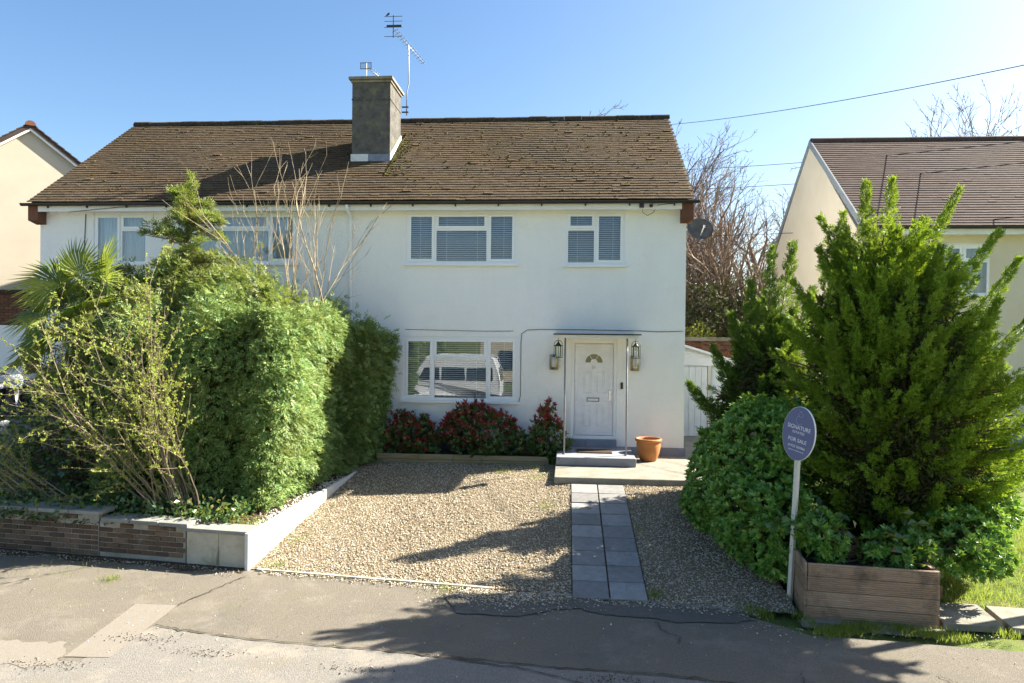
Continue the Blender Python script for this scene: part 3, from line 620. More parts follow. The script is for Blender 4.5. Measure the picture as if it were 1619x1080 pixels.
for t in (PI*.33, PI*.67): m.tube([(cx+.05*math.cos(t), y-.009, 2.685+.05*math.sin(t)), (cx+.186*math.cos(t), y-.009, 2.685+.186*math.sin(t))], .006, 6)
m.prism([(cx+.075*math.cos(t), 2.685+.075*math.sin(t)) for t in np.linspace(0, PI, 10)], 'y', y-.012, y-.0055); m.build('fanlight_bars', 'door_white', door)
ring(MB(), cx-.145, cx+.12, 1.845, 1.925, .012, y-.014, y-.0005).build('letterbox_rim', 'cable_dark', door)
MB().box(cx-.131, cx+.106, y-.010, y-.0005, 1.859, 1.911).build('letterbox', 'sign_white', door)
h = MB().box(b-.085, b-.055, y-.02, y-.0105, 1.86, 2.08).tube([(b-.07, y-.02, 2.0), (b-.07, y-.055, 2.0), (b-.17, y-.055, 2.0)], .009, 6); h.build('handle', 'chrome', door)
MB().box(1.155, 1.205, 14.975, 14.998, 2.13, 2.27).build('doorbell', 'black_metal', house)
def text_obj(name, txt, size, loc, mat, parent, rot=None, align='CENTER', sx=1., ext=.001):
    cu = bpy.data.curves.new(name, 'FONT'); cu.body = txt; cu.size = size; cu.align_x = align; cu.align_y = 'CENTER'; cu.extrude = ext; cu.resolution_u = 3
    tmp = bpy.data.objects.new('tmp', cu); COL.objects.link(tmp); bpy.context.view_layer.update()
    me = bpy.data.meshes.new_from_object(tmp.evaluated_get(bpy.context.evaluated_depsgraph_get())); bpy.data.objects.remove(tmp)
    M = (rot or Matrix.Rotation(PI/2, 4, 'X')) @ Matrix.Scale(sx, 4, (1, 0, 0)); me.transform(M); me.materials.clear(); me.materials.append(MATS[mat])
    return link(name, me, parent, loc)
text_obj('door_number', '51', .085, (cx, y-.013, 2.575), 'grey_metal', door, ext=.003)
# cables on the facade
def cable(name, pts, r, mat, parent=None): return MB().tube(pts, r, 6).build(name, mat, parent, True)
cable('cable', [(-3.52, 14.992, 3.36), (-2.6, 14.992, 3.345), (-1.8, 14.992, 3.335), (-1.15, 14.992, 3.345)], .006, 'cable_grey', house)
cable('cable', [(2.49, 14.99, 3.37), (1.9, 14.99, 3.36), (1.5, 14.99, 3.375), (.4, 14.99, 3.39), (-.6, 14.99, 3.385), (-.85, 14.99, 3.37), (-.97, 14.99, 3.29), (-.985, 14.99, 3.1), (-.985, 14.99, 1.95), (-1.03, 14.99, 1.78)], .008, 'cable_grey', house)
cable('cable', [(1.55, 14.73, 5.99), (1.56, 14.80, 5.86), (1.66, 14.82, 5.80), (1.78, 14.80, 5.86), (1.86, 14.73, 6.0), (2.3, 14.73, 6.05)], .006, 'cable_dark', house)
cable('cable', [(-10.9, 14.985, 5.9), (-10.93, 14.985, 5.2), (-10.95, 14.985, 4.0), (-10.95, 14.985, 1.2)], .008, 'cable_dark', house)
cable('cable', [(HX0+.9, 14.72, 5.9), (-9.9, 14.70, 6.0), (-8.5, 14.70, 6.03)], .006, 'cable_dark', house)
cam2 = thing('security_sensor', 'small black sensor box fixed to the white fascia near the gable', 'sensor', (1.53, 14.73, 5.98)); MB().box(1.48, 1.57, 14.67, 14.732, 5.945, 6.045).build('sensor_body', 'black_metal', cam2); MB().lathe([(.0, 0), (.03, .0), (.045, .05), (.0, .06)], (1.72, 14.70, 5.955), 10).build('sensor_eye', 'black_metal', cam2)

# wall lights behind hanging lanterns
for x, lab in ((-.27, 'steel cylinder wall light with louvres to the left of the front door'), (1.44, 'steel cylinder wall light with louvres to the right of the front door')):
    z = 2.69; wl_ = thing('wall_light', lab, 'wall light', (x, 15, z), 'wall lights beside the front door')
    MB().box(x-.06, x+.06, 14.965, 14.999, z-.15, z+.15).build('back_plate', 'black_metal', wl_)
    m = MB().lathe([(.0, -.16), (.095, -.16), (.095, .16), (.0, .16)], (x, 14.875, z), 24); m.build('shade', 'brass_steel', wl_, True)
    for i in range(5): MB().box(x-.045, x+.045, 14.768, 14.776, z-.085+i*.042, z-.070+i*.042).build('louvre', 'sign_white', wl_)
for x, zt, lab in ((-.165, 3.215, 'black hanging candle lantern on the left corner of the porch'), (1.345, 3.215, 'black hanging candle lantern on the right corner of the porch')):
    y = 13.70; zb = 2.83; ln = thing('hanging_lantern', lab, 'lantern', (x, y, zb), 'lanterns hanging from the porch canopy')
    cable('hook', [(x, y, zt), (x, y, zb+.335)], .004, 'black_metal', ln)
    for rot in (0, 1):
        P = []
        for t in np.linspace(0, PI, 11):
            q = .082*math.cos(t); P.append((x+(q if not rot else 0), y+(q if rot else 0), zb+.245+.09*math.sin(t)))
        P = [(P[0][0], P[0][1], zb)]+P+[(P[-1][0], P[-1][1], zb)]; cable('hoop', P, .005, 'black_metal', ln)
    MB().lathe([(0, 0), (.088, 0), (.088, .014), (0, .014)], (x, y, zb-.005), 20).build('base', 'black_metal', ln)
    MB().lathe([(.088, .22), (.09, .228), (.05, .25), (.03, .275), (.012, .30), (.016, .31), (0, .325)], (x, y, zb), 16).build('lid', 'black_metal', ln)
    MB().lathe([(.06, .012), (.06, .22)], (x, y, zb), 20).build('glass_cylinder', 'lamp_glass', ln, True)
    MB().lathe([(0, .011), (.026, .011), (.026, .13), (0, .135)], (x, y, zb), 12).build('candle', 'sign_white', ln)

# satellite dish on the gable, aerials on the chimney
dish = thing('satellite_dish', 'weathered dark grey satellite dish on the side wall under the eaves', 'satellite dish', (2.5, 15.9, 5.7))
prof = [(.30*t, .085*t*t) for t in np.linspace(0, 1, 9)]; dm = MB().lathe(prof+[(r, h-.006) for r, h in prof[::-1]], (0, 0, 0), 32)
D = Vector((.12, -.95, .22)).normalized(); Q = D.to_track_quat('Z', 'Y').to_matrix().to_4x4()
me = dm.mesh('dish_pan', 'grey_metal', True); surf('dish_grey', [(.3, (.03, .034, .04)), (.7, (.06, .066, .075))], 7, 6, .6, .1, 30, dirt=[(.13, .135, .14)], dscale=6, dlo=.6, dhi=.7, spec=.1); me.materials.clear(); me.materials.append(MATS['dish_grey']); me.transform(Q); me.transform(Matrix.Scale(.84, 4, (0, 0, 1)))
link('dish_pan', me, dish, (2.93, 15.9, 5.66))
fo = Vector((2.93, 15.9, 5.66))+D*.36+Vector((0, 0, -.06))
cable('feed_arm', [(2.93, 15.87, 5.46), tuple(fo)], .012, 'grey_metal', dish); MB().lathe([(0, -.03), (.02, -.03), (.02, .03), (0, .03)], tuple(fo), 10).build('receiver', 'grey_metal', dish)
cable('bracket', [(2.501, 16.0, 5.68), (2.75, 16.0, 5.68), (2.93, 15.93, 5.66)], .016, 'grey_metal', dish)
ae = thing('television_aerial', 'tall television aerial on a cranked mast behind the chimney', 'aerial', (-4.15, 17.5, 8.9))
cable('mast', [(-4.15, 17.58, 8.85), (-4.15, 17.58, 9.45), (-4.10, 17.58, 9.65), (-4.11, 17.58, 10.55), (-4.13, 17.58, 10.66)], .016, 'grey_metal', ae)
MB().box(-4.27, -4.10, 17.54, 17.60, 9.05, 9.07).build('bracket', 'black_metal', ae); MB().box(-4.27, -4.10, 17.54, 17.60, 8.92, 8.94).build('bracket', 'black_metal', ae)
def yagi(ae, tail, tip, half, n, r=.006):
    tail, tip = Vector(tail), Vector(tip); cable('boom', [tail, tip], .010, 'grey_metal', ae); m = MB(); s = (tip-tail).cross(Vector((0, 0, 1))).normalized()
    for i in range(n):
        p = tail.lerp(tip, (i+.5)/n); h = half*(1-.25*i/n); m.tube([p-s*h, p+s*h], r, 4)
    m.build('elements', 'grey_metal', ae)
yagi(ae, (-4.42, 17.3, 10.93), (-3.78, 17.95, 10.30), .14, 13)
m = MB()
for dz in (-.21, .02, .17, .29): m.tube([(-4.66, 17.25, 10.94+dz), (-4.20, 17.25, 10.94+dz)], .007, 4)
m.tube([(-4.43, 17.25, 10.70), (-4.43, 17.25, 11.26)], .012, 5); m.box(-4.60, -4.22, 17.235, 17.262, 10.965, 11.015); m.build('reflector', 'cable_dark', ae)
bird = thing('bird', 'small dark bird perched on the tall aerial', 'bird', (-4.56, 17.25, 11.24))
bd = MB(); bd.tube([(-4.63, 17.25, 11.245), (-4.585, 17.25, 11.27), (-4.555, 17.25, 11.295), (-4.535, 17.25, 11.315), (-4.515, 17.25, 11.314)], [.004, .022, .026, .017, .003], 8); bd.build('body', 'black_metal', bird, True)
ae2 = thing('television_aerial', 'short television aerial with grid reflector on top of the chimney', 'aerial', (-4.95, 16.7, 9.4))
cable('mast', [(-4.95, 16.7, 9.40), (-4.95, 16.7, 9.86)], .016, 'post_pale', ae2)
m = MB(); ring(m, -5.09, -4.81, 9.70, 9.86, .012, 16.66, 16.672)
for i in range(5): m.box(-5.078, -4.822, 16.663, 16.669, 9.722+i*.027, 9.728+i*.027)
m.build('reflector', 'cable_dark', ae2); yagi(ae2, (-4.93, 16.72, 9.77), (-4.60, 17.25, 9.58), .10, 9, .005)

# ------------------------------------------------------------------ neighbouring houses
rh = thing('neighbouring_house', 'cream rendered house with purple-brown tiled roof behind the large conifer', 'house', (7.2, 17.7, .6))
RX0, RX1 = 7.12, 20.0; RFY = 17.75; w1 = (8.95, 10.22, 4.35, 5.58)
m = MB(); wall_open(m, RX0, RX1, .2, 5.9, RFY, RFY+.25, [w1]); m.build('front_wall', 'render_cream', rh)
MB().prism([(RFY+.006, .2), (24.9, .2), (24.9, 5.9), (21.3, 8.98), (RFY+.006, 5.9)], 'x', RX0, RX0+.25).build('gable_wall', 'render_cream', rh)
tiled_roof(rh, RX0+.02, 16.5, 17.4, 5.98, 21.3, 9.10, 'roof_tile_brown', 'roof_tile_brown', solo=200, jit=.3, thick=.022)
# pale verge board along the gable slope
sl_ = (9.10-5.98)/(21.3-17.4)
for a, b in (((17.40, 5.90), (21.3, 9.02)), ((25.2, 5.90), (21.3, 9.02))): MB().add([(RX0-.02, a[0], a[1]-.10), (RX0-.02, b[0], b[1]-.10), (RX0-.02, b[0], b[1]+.12), (RX0-.02, a[0], a[1]+.12), (RX0+.018, a[0], a[1]-.10), (RX0+.018, b[0], b[1]-.10), (RX0+.018, b[0], b[1]+.12), (RX0+.018, a[0], a[1]+.12)], [(0, 1, 2, 3), (4, 7, 6, 5), (0, 4, 5, 1), (3, 2, 6, 7), (0, 3, 7, 4), (1, 5, 6, 2)]).build('verge_board', 'verge_grey', rh)
MB().box(RX0+.3, RX1, 17.43, 17.46, 5.78, 5.95).box(RX0+.3, RX1, 17.462, RFY, 5.80, 5.83).build('fascia', 'fascia_white', rh)
MB().prism([(17.36+.06*math.cos(t), 5.96+.06*math.sin(t)) for t in np.linspace(PI, 2*PI, 9)]+[(17.36+.05*math.cos(t), 5.96+.05*math.sin(t)) for t in np.linspace(2*PI, PI, 9)], 'x', RX0+.1, RX1).build('gutter', 'gutter_black', rh)
window(rh, w1, 'D', y=RFY, blind=False, curtain=True)
MB().box(RX0-.02, RX1, RFY-.03, RFY-.001, .2, .95).build('plinth', 'plinth_grey', rh)

lh = thing('neighbouring_house', 'cream rendered gable end of the house beyond the left garage', 'house', (-15.52, 19.0, .5))
lh.rotation_euler = (0, 0, math.radians(40))
def lhp(m, name, mat, par=None): o = bpy.data.objects.new(name, m.mesh(name, mat)); COL.objects.link(o); o.parent = par or lh; return o
lhp(MB().prism([(-3.6, -.4), (3.6, -.4), (3.6, 5.75), (0, 8.55), (-3.6, 5.75)], 'y', 0, 8), 'gable_wall', 'render_cream_lit')
lr = lhp(MB().prism([(-3.95, 5.50), (0, 8.58), (3.95, 5.50), (3.95, 5.62), (0, 8.70), (-3.95, 5.62)], 'y', -.12, 8.2), 'roof', 'roof_tile_brown')
for sg_ in (-1, 1):
    a_ = math.atan2(3.08, 3.95)
    for k in range(24):
        t0 = k*.208; p = (sg_*(3.95-t0*math.cos(a_)), 5.64+t0*math.sin(a_)); q = (sg_*(3.95-(t0+.26)*math.cos(a_)), 5.62+(t0+.26)*math.sin(a_))
        lhp(MB().prism([p, q, (q[0], q[1]+.025), (p[0], p[1]+.035)], 'y', -.14, .3), 'verge_tile', 'roof_tile_brown', lr)
    lhp(MB().prism([(sg_*3.93, 5.44), (0, 8.50), (0, 8.572), (sg_*3.93, 5.512)], 'y', -.10, -.06), 'bargeboard', 'fascia_white')
lhp(MB().prism([(.14*math.cos(t), 8.64+.14*math.sin(t)) for t in np.linspace(0, PI, 9)], 'y', -.16, 8.2), 'ridge_tile', 'brick_red', lr)

ga = thing('garage', 'flat-roofed garage with brick parapet and white door at the left edge', 'garage', (-14, 16.9, .6))
MB().box(-15.38, -12.05, 17.06, 21, .3, 4.2).build('wall', 'brick_brown', ga)
m = MB(); z = 3.42; r = 0
while z < 4.15:
    x = -15.38+(r % 2)*-.11
    while x < -12.1:
        a, b = max(x, -15.38), min(x+.215, -12.06)
        if b-a > .05: m.box(a, b, 17.0, 17.058, z, z+.062)
        x += .227
    z += .074; r += 1
stuff(m.build('bricks', 'brick_brown', ga))
MB().box(-15.39, -12.04, 16.95, 21.05, 4.202, 4.30).build('coping', 'ridge_moss', ga)
MB().box(-15.1, -13.98, 16.98, 17.055, .6, 3.38).build('garage_door', 'fascia_white', ga)

# white timber garage front and brick wall behind the passage on the right
sh = thing('timber_garage', 'white boarded garage front at the end of the side passage', 'garage', (3.6, 18.3, .7))
MB().prism([(2.62, .6), (4.9, .6), (4.9, 2.45), (4.55, 2.57), (3.0, 3.02), (2.62, 2.92)], 'y', 18.34, 21.5).build('body', 'fascia_white', sh)
for i in range(6): MB().box(2.70+i*.155, 2.70+i*.155+.148, 18.29, 18.338, .70, 2.50).build('door_board', 'fascia_white', sh)
MB().box(2.62, 4.7, 18.27, 18.338, 2.52, 2.72).build('lintel_board', 'fascia_white', sh)
MB().box(3.64, 3.72, 18.26, 18.338, .70, 2.515).build('door_post', 'post_pale', sh)
MB().add([(2.6, 18.22, 3.02), (3.0, 18.22, 3.07), (4.9, 18.22, 2.50), (4.9, 21.6, 2.50), (3.0, 21.6, 3.07), (2.6, 21.6, 3.02), (2.6, 18.22, 2.96), (3.0, 18.22, 3.01), (4.9, 18.22, 2.44)], [(0, 1, 4, 5), (1, 2, 3, 4), (6, 7, 1, 0), (7, 8, 2, 1)]).build('roof', 'fascia_white', sh)
cable('hose', [(2.62, 18.25, 1.75), (2.68, 18.25, 1.72), (2.72, 18.25, 1.5), (2.70, 18.25, 1.1), (2.66, 18.25, .95)], .012, 'cable_dark', sh)
bw = thing('brick_wall', 'red brick garden wall with dark coping behind the white garage', 'wall', (4, 23, .6))
MB().box(2.0, 5.3, 22.53, 22.8, .5, 3.14).build('wall', 'mortar', bw)
m = MB(); z = 2.0; r = 0
while z < 3.1:
    x = 2.0-(r % 2)*.11
    while x < 5.3: m.box(max(x, 2.0), min(x+.215, 5.3), 22.5, 22.528, z, z+.063); x += .227
    z += .075; r += 1
stuff(m.build('bricks', 'brick_red', bw)); MB().box(1.95, 5.35, 22.45, 22.85, 3.142, 3.26).build('coping', 'concrete_dark', bw)

# ------------------------------------------------------------------ left front garden: walls and soil
def lx(y): return -4.33+.22*(y-9.2)/5.0               # line of the white retaining wall
sb = [(lx(9.3)-.02, 9.32), (lx(14.9)-.02, 14.95), (-9.2, 14.95), (-9.2, 9.85)]
struct(MB().add([(x, y, .47) for x, y in sb]+[(x, y, -.02) for x, y in sb], [(0, 1, 2, 3), (4, 7, 6, 5)]+[(i, 4+i, 4+(i+1) % 4, (i+1) % 4) for i in range(4)]).build('soil_bed', 'soil'))
struct(MB().box(-16, -9.22, 10.6, 15.0, -.02, .45).build('neighbour_drive', 'concrete'))
rw = thing('retaining_wall', 'low white panelled retaining wall tapering along the gravel drive', 'wall', (-4.3, 9.3, 0))
yy = np.linspace(9.16, 14.2, 9)
for a, b in zip(yy[:-1], yy[1:]):
    b -= .013; dz = rng.uniform(-.004, .004); dx = rng.uniform(-.003, .003); za = .505+.02*(a-9.2)/5; zb_ = .505+.02*(b-9.2)/5
    bevel(MB().hexa([(lx(a)-.02+dx, a, -.1), (lx(a)+.03+dx, a, -.1), (lx(b)+.03+dx, b, -.1), (lx(b)-.02+dx, b, -.1), (lx(a)-.02+dx, a, za+dz), (lx(a)+.03+dx, a, za+dz), (lx(b)+.03+dx, b, zb_+dz), (lx(b)-.02+dx, b, zb_+dz)]).build('panel', 'panel_white', rw), .004)
# stepped brick wall along the pavement
gw = thing('garden_wall', 'weathered brick garden wall with concrete copings along the pavement', 'wall', (-6.5, bline(-6.5)+.1, 0))
UA = Vector((1, -.115, 0)).normalized(); VA = Vector((.115, 1, 0)).normalized()
def along(x): return Vector((x, bline(x), 0))
def wbox(m, x0, x1, d0, d1, z0, z1):
    a, b = along(x0), along(x1); p = [a+VA*d0, b+VA*d0, b+VA*d1, a+VA*d1]
    return m.hexa([(q.x, q.y, z0) for q in p]+[(q.x, q.y, z1) for q in p])
for x0, x1, zt in ((-9.2, -6.72, .60), (-6.70, -5.32, .51)):
    wbox(MB(), x0, x1, .06, .25, -.05, zt).build('core', 'mortar', gw)
    r = 0; z = zt-.006-.073*int((zt-.01)/.073)
    while z < zt-.06:
        x = x0-(r % 2)*.113
        while x < x1-.05:
            a, b = max(x, x0), min(x+.212, x1-.01)
            if b-a > .05 and not (r > (zt/.073)-2.6 and rng.random() < .62):
                d = .045+rng.uniform(-.004, .006); bevel(wbox(MB(), a, b, d, .10, z+.004, z+.064).build('brick', 'wall_brick', gw), .005, 1)
            x += .226
        z += .073; r += 1
def cope(x0, x1, z, n):
    w = (x1-x0)/n
    for k in range(n):
        a = x0+k*w; dz = rng.uniform(-.006, .006); m = MB(); p, q = along(a+.006), along(a+w-.006)
        P = [p-VA*.0, q-VA*.0, q+VA*.31, p+VA*.31]
        m.hexa([(v.x, v.y, z+dz) for v in P]+[(v.x, v.y, z+dz+(.055 if i < 2 else .065)) for i, v in enumerate(P)]); bevel(m.build('coping_stone', 'coping', gw), .008)
cope(-9.25, -6.66, .602, 5); cope(-6.64, -5.25, .512, 3)
pr_ = thing('gate_pier', 'squat cream rendered pier capped with a concrete slab at the drive corner', 'pier', (-4.8, bline(-4.8), 0))
for a, b in ((-5.29, -4.80), (-4.795, -4.375)): bevel(wbox(MB(), a, b, .04, .30, -.05, .455+rng.uniform(-.004, .004)).build('pier_panel', 'pier_render', pr_), .008)
bevel(wbox(MB(), -5.30, -4.33, .0, .36, .462, .515).build('cap_slab', 'coping', pr_), .008)
MB().tube([(-4.795, bline(-4.795)+.032, -.02), (-4.80, bline(-4.8)+.03, .12), (-4.79, bline(-4.79)+.032, .27)], [.02, .014, .008], 6).build('mortar_streak', 'mortar', pr_)
n = 1200; x = rng.uniform(lx(9.4)-.35, -4.15, n); y = rng.uniform(9.4, 14, n); x = lx(y)-.03-np.abs(rng.normal(0, .16, n))
tag(stones('bark_mulch', np.stack([x, y, np.full(n, .475)], 1), rng.uniform(.008, .02, n), 'pebble'), 'loose pale chippings along the soil behind the white retaining wall', 'chippings')
# timber raised bed under the ground floor window
bed = thing('raised_bed', 'timber sleeper bed below the ground floor window', 'raised bed', (-2.2, 14.2, .5))
for x0, x1, z0, z1 in ((-3.92, -2.30, .68, .78), (-2.296, -.34, .68, .778), (-3.90, -2.32, .50, .675), (-2.314, -.34, .50, .675)):
    bevel(MB().box(x0, x1, 14.17+(0 if z0 > .6 else .012), 14.24, z0, z1).build('board', 'timber_bed', bed), .006)
MB().box(-3.9, -.34, 14.245, 14.965, .5, .755).build('soil_fill', 'soil', bed)

# ------------------------------------------------------------------ photinia bushes
def blob_pts(n, E, depth=.25, up=.2, lump=.12, freq=3., seed=0):
    """points near the surface of a union of ellipsoids, with outward directions"""
    E = np.array(E, float); ar = E[:, 3]*E[:, 4]+E[:, 4]*E[:, 5]+E[:, 3]*E[:, 5]; k = rng.choice(len(E), int(n*1.9), p=ar/ar.sum())
    d = rnd(len(k)); P = E[k, :3]+d*E[k, 3:6]; nr = unit(d/E[k, 3:6]); keep = np.ones(len(k), bool)
    for j in range(len(E)):
        keep &= (k == j) | ((((P-E[j, :3])/E[j, 3:6])**2).sum(1) > .92)
    P, nr = P[keep][:n], nr[keep][:n]
    P = P+nr*(lump*wob(P, freq, seed)-depth*rng.random(len(P))**2)[:, None]; return P, nr
def whorls(P, A, k, L, wid, spread=1.0):
    n = len(P); out = []; A = unit(A); ref = rnd(n); B = unit(np.cross(A, ref)); C = np.cross(A, B); ph = rng.random(n)*6.28
    for i in range(k):
        a = ph+i*2.4; el = spread*(.45+.75*((i*.618) % 1)); s = np.sin(el)[:, None] if hasattr(el, '__len__') else math.sin(el); c = math.cos(el)
        d = A*c+(B*np.cos(a)[:, None]+C*np.sin(a)[:, None])*s; l = L*(.75+.5*rng.random(n)); out.append(diamonds(P, d, A*.8+rnd(n)*.3, l, l*wid, .18))
    return np.concatenate(out)
def twigs(c, P, n, r=.006):
    S = []; c = np.array(c, float)
    for i in rng.choice(len(P), min(n, len(P)), replace=False):
        mid = (c+P[i])/2+rng.normal(0, .05, 3)-np.array([0, 0, -.02]); S.append([*c, *mid, r*1.6, r]); S.append([*mid, *P[i], r, r*.4])
    return np.array(S)
for lab, c, E, n in (('red-tipped photinia bush at the hedge end of the timber bed', (-3.2, 14.55, .76), [(-3.25, 14.5, 1.2, .50, .36, .42), (-3.0, 14.42, 1.05, .45, .3, .32), (-3.45, 14.45, 1.02, .34, .28, .3)], 620),
                     ('widest red-tipped photinia bush under the middle of the window', (-1.9, 14.55, .76), [(-2.05, 14.5, 1.30, .50, .38, .46), (-1.55, 14.5, 1.25, .46, .36, .46), (-1.85, 14.4, 1.0, .62, .3, .34)], 820),
                     ('lowest sparse photinia bush between the wide bush and the porch bush', (-.92, 14.5, .76), [(-.95, 14.42, 1.0, .30, .25, .30), (-.72, 14.4, .95, .2, .2, .25)], 200),
                     ('narrow photinia bush with a tall shoot beside the porch post', (-.40, 14.5, .76), [(-.42, 14.45, 1.15, .38, .30, .42), (-.44, 14.48, 1.55, .14, .13, .26), (-.15, 14.35, 1.02, .26, .22, .26), (-.3, 14.2, .85, .16, .1, .2)], 420)):
    b = thing('photinia_bush', lab, 'bush', c, 'photinia bushes in the timber bed')
    P, nr = blob_pts(int(n*.72), E, .20, lump=.15, freq=4); A = nr*.6+np.array([0, 0, .8])+rnd(len(P))*.3
    score = (P[:, 2]-.75)/1.0+.5*wob(P, 5, 3)+rng.normal(0, .25, len(P)); red = score > .52
    leaf_obj('green_leaves', whorls(np.concatenate([P[~red], P[red]-.06*unit(A[red])]), np.concatenate([A[~red], A[red]]), 7, .100, .40), 'photinia_green', b, 'stuff')
    leaf_obj('red_shoots', whorls(P[red]+.02*unit(A[red]), A[red], 7, .098, .34, .85), 'photinia_red', b, 'stuff')
    seg_obj('stems', twigs(c, P, 60), 'bark_brown', b, 4, 'stuff')

# ------------------------------------------------------------------ clipped leylandii hedge
hedge = thing('leylandii_hedge', 'tall clipped green conifer hedge between the two front gardens', 'hedge', (-5.6, 12.3, .47))
def hedge_pts(n, x0, xr0, xr1, y0, y1, z0, z1, depth=.22, lump=.16):
    fa = np.array([(y1-y0)*(z1-z0)*1.3, (xr0-x0)*(z1-z0)*1.2, (xr0-x0)*(y1-y0), (xr0-x0)*(z1-z0)*.3]); f = rng.choice(4, n, p=fa/fa.sum())
    u, v = rng.random(n), rng.random(n); P = np.zeros((n, 3)); N = np.zeros((n, 3)); R = .35
    y = y0+(y1-y0)*u; xr = xr0+(xr1-xr0)*u
    m = f == 0; P[m] = np.stack([xr, y, z0+(z1-z0)*v], 1)[m]; N[m] = (1, -.05, .1)
    m = f == 1; P[m] = np.stack([x0+(xr0-x0)*u, np.full(n, y0), z0+(z1-z0)*v], 1)[m]; N[m] = (0, -1, .1)
    m = f == 2; P[m] = np.stack([x0+(xr0-x0)*v, y, np.full(n, z1)], 1)[m]; N[m] = (0, 0, 1)
    m = f == 3; P[m] = np.stack([x0+(xr1-x0)*u, np.full(n, y1), z0+(z1-z0)*v], 1)[m]; N[m] = (0, 1, .1)
    # round off the corners
    C = np.stack([np.clip(P[:, 0], x0+R, (xr0+(xr1-xr0)*(P[:, 1]-y0)/(y1-y0))-R), np.clip(P[:, 1], y0+R, y1-R), np.minimum(P[:, 2], z1-R)], 1)
    d = P-C; far = np.linalg.norm(d, axis=1) > R; P[far] = C[far]+unit(d[far])*R; N = np.where(np.linalg.norm(d, axis=1, keepdims=True) > .05, unit(d), N)
    top = (P[:, 2]-z0)/(z1-z0)
    P = P+N*(lump*wob(P, 1.6, 1)+.07*wob(P, 5, 2)-depth*rng.random(n)**1.6)[:, None]; return P, unit(N), top
P, N, top = hedge_pts(26500, -7.6, -4.50, -4.10, 10.35, 14.4, .55, 3.66, .34, .30)
up_ = P[:, 2] > 3.2; P[up_, 2] += np.clip(.35*wob(P[up_], 2.3, 5)+rng.normal(0, .10, up_.sum()), -.25, .5)
P2, N2, _ = hedge_pts(9000, -5.2, -4.1, -3.85, 13.5, 14.75, .60, 3.55)
P2 += N2*(.14*wob(P2, 3.2, 4)+np.where(rng.random(len(P2)) < .12, rng.random(len(P2))*.22, 0))[:, None]; P2[:, 2] += np.where(P2[:, 2] > 3.0, .30*wob(P2, 2.6, 6)-.15*(P2[:, 1]-13.5), 0)
P2[:, 0] += .28*np.clip((P2[:, 2]-1.0)/2.4, 0, 1)*(P2[:, 0] > -4.6)
def spray(P, N, L0, L1, down=.35, k=7, wid=.32):
    n = len(P); A = N*.75+np.array([0, 0, -down])+rnd(n)*.62; return fronds(P, A, N*.7+np.array([0, 0, .5])+rnd(n)*.55, rng.uniform(L0, L1, n), k, wid)
leaf_obj('foliage', np.concatenate([spray(P, N, .088, .178, k=6), spray(P2, N2, .09, .19, .15, 6)]), 'leylandii', hedge, 'stuff')
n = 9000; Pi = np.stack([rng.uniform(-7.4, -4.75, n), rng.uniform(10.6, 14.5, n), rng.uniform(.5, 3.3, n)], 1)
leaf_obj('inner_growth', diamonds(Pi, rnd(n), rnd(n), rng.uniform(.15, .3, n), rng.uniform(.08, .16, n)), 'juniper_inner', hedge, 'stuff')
S = []
for i in range(14):
    p = np.array([rng.uniform(-7.2, -4.8), rng.uniform(10.6, 13.8), .45]); S.append([*p, p[0]+rng.normal(0, .1), p[1]+rng.normal(0, .1), 3.0, .05, .02])
seg_obj('stems', S, 'bark_brown', hedge, 6, 'stuff')
# looser taller growth rising above the hedge
tl = thing('leyland_cypress', 'loose unclipped cypress leader rising above the hedge to the gutter', 'tree', (-7.4, 12.6, .47))
pts = []; nrm = []; S = [[-7.25, 12.6, .45, -7.2, 12.6, 3.6, .09, .05], [-7.2, 12.6, 3.6, -7.1, 12.6, 5.9, .05, .012]]
def limb(p, q, w, n, droop=.15):
    p, q = np.array(p), np.array(q); t = rng.random(n)**.8; c = p+(q-p)*t[:, None]; c[:, 2] -= droop*(t-t*t)*-2
    o = rnd(n)*(w*(1-.75*t))[:, None]*rng.random((n, 1))**.5; pts.append(c+o); nrm.append(unit(o+unit(q-p)*.05+np.array([0, 0, .05])))
    S.append([*p, *q, .018, .005])
limb((-7.2, 12.6, 3.6), (-7.05, 12.6, 6.2), .20, 300)
for i in range(46):
    z = rng.uniform(3.9, 5.8); a = rng.uniform(0, 6.28); l = (6.25-z)*.50+.16
    limb((-7.15, 12.6, z), (-7.15+l*math.cos(a), 12.6+l*math.sin(a)*.8, z+rng.uniform(-.12, .22)), .10, 56)
for x, y, z, h, w in ((-8.1, 12.2, 3.2, 1.2, .5), (-6.2, 12.4, 3.4, 1.2, .45), (-8.7, 12.0, 3.0, .9, .5), (-5.5, 12.6, 3.5, .8, .35), (-7.7, 11.4, 3.3, .8, .6), (-6.6, 11.6, 3.5, .7, .5), (-8.3, 11.8, 3.2, 1.0, .5), (-7.3, 11.8, 3.6, .9, .5), (-6.9, 12.2, 3.7, 1.0, .45), (-5.9, 11.9, 3.5, .8, .45), (-5.2, 11.6, 3.4, .55, .4), (-6.1, 11.1, 3.4, .6, .45), (-7.0, 10.8, 3.2, .7, .5), (-8.0, 10.9, 2.8, .8, .5)):
    limb((x, y, z-.6), (x+rng.normal(0, .1), y, z+h), w, 480)
Pa, Na, _ = hedge_pts(9500, -9.2, -5.0, -4.9, 11.3, 13.3, 1.3, 4.15, .35, .34)
Pa[:, 2] += np.where(Pa[:, 2] > 3.6, .35*wob(Pa, 2.0, 7)+np.abs(rng.normal(0, .16, len(Pa)))-.22*np.clip(Pa[:, 0]+6.4, 0, 2), 0)
pts.append(Pa); nrm.append(Na); P, N = np.concatenate(pts), np.concatenate(nrm)
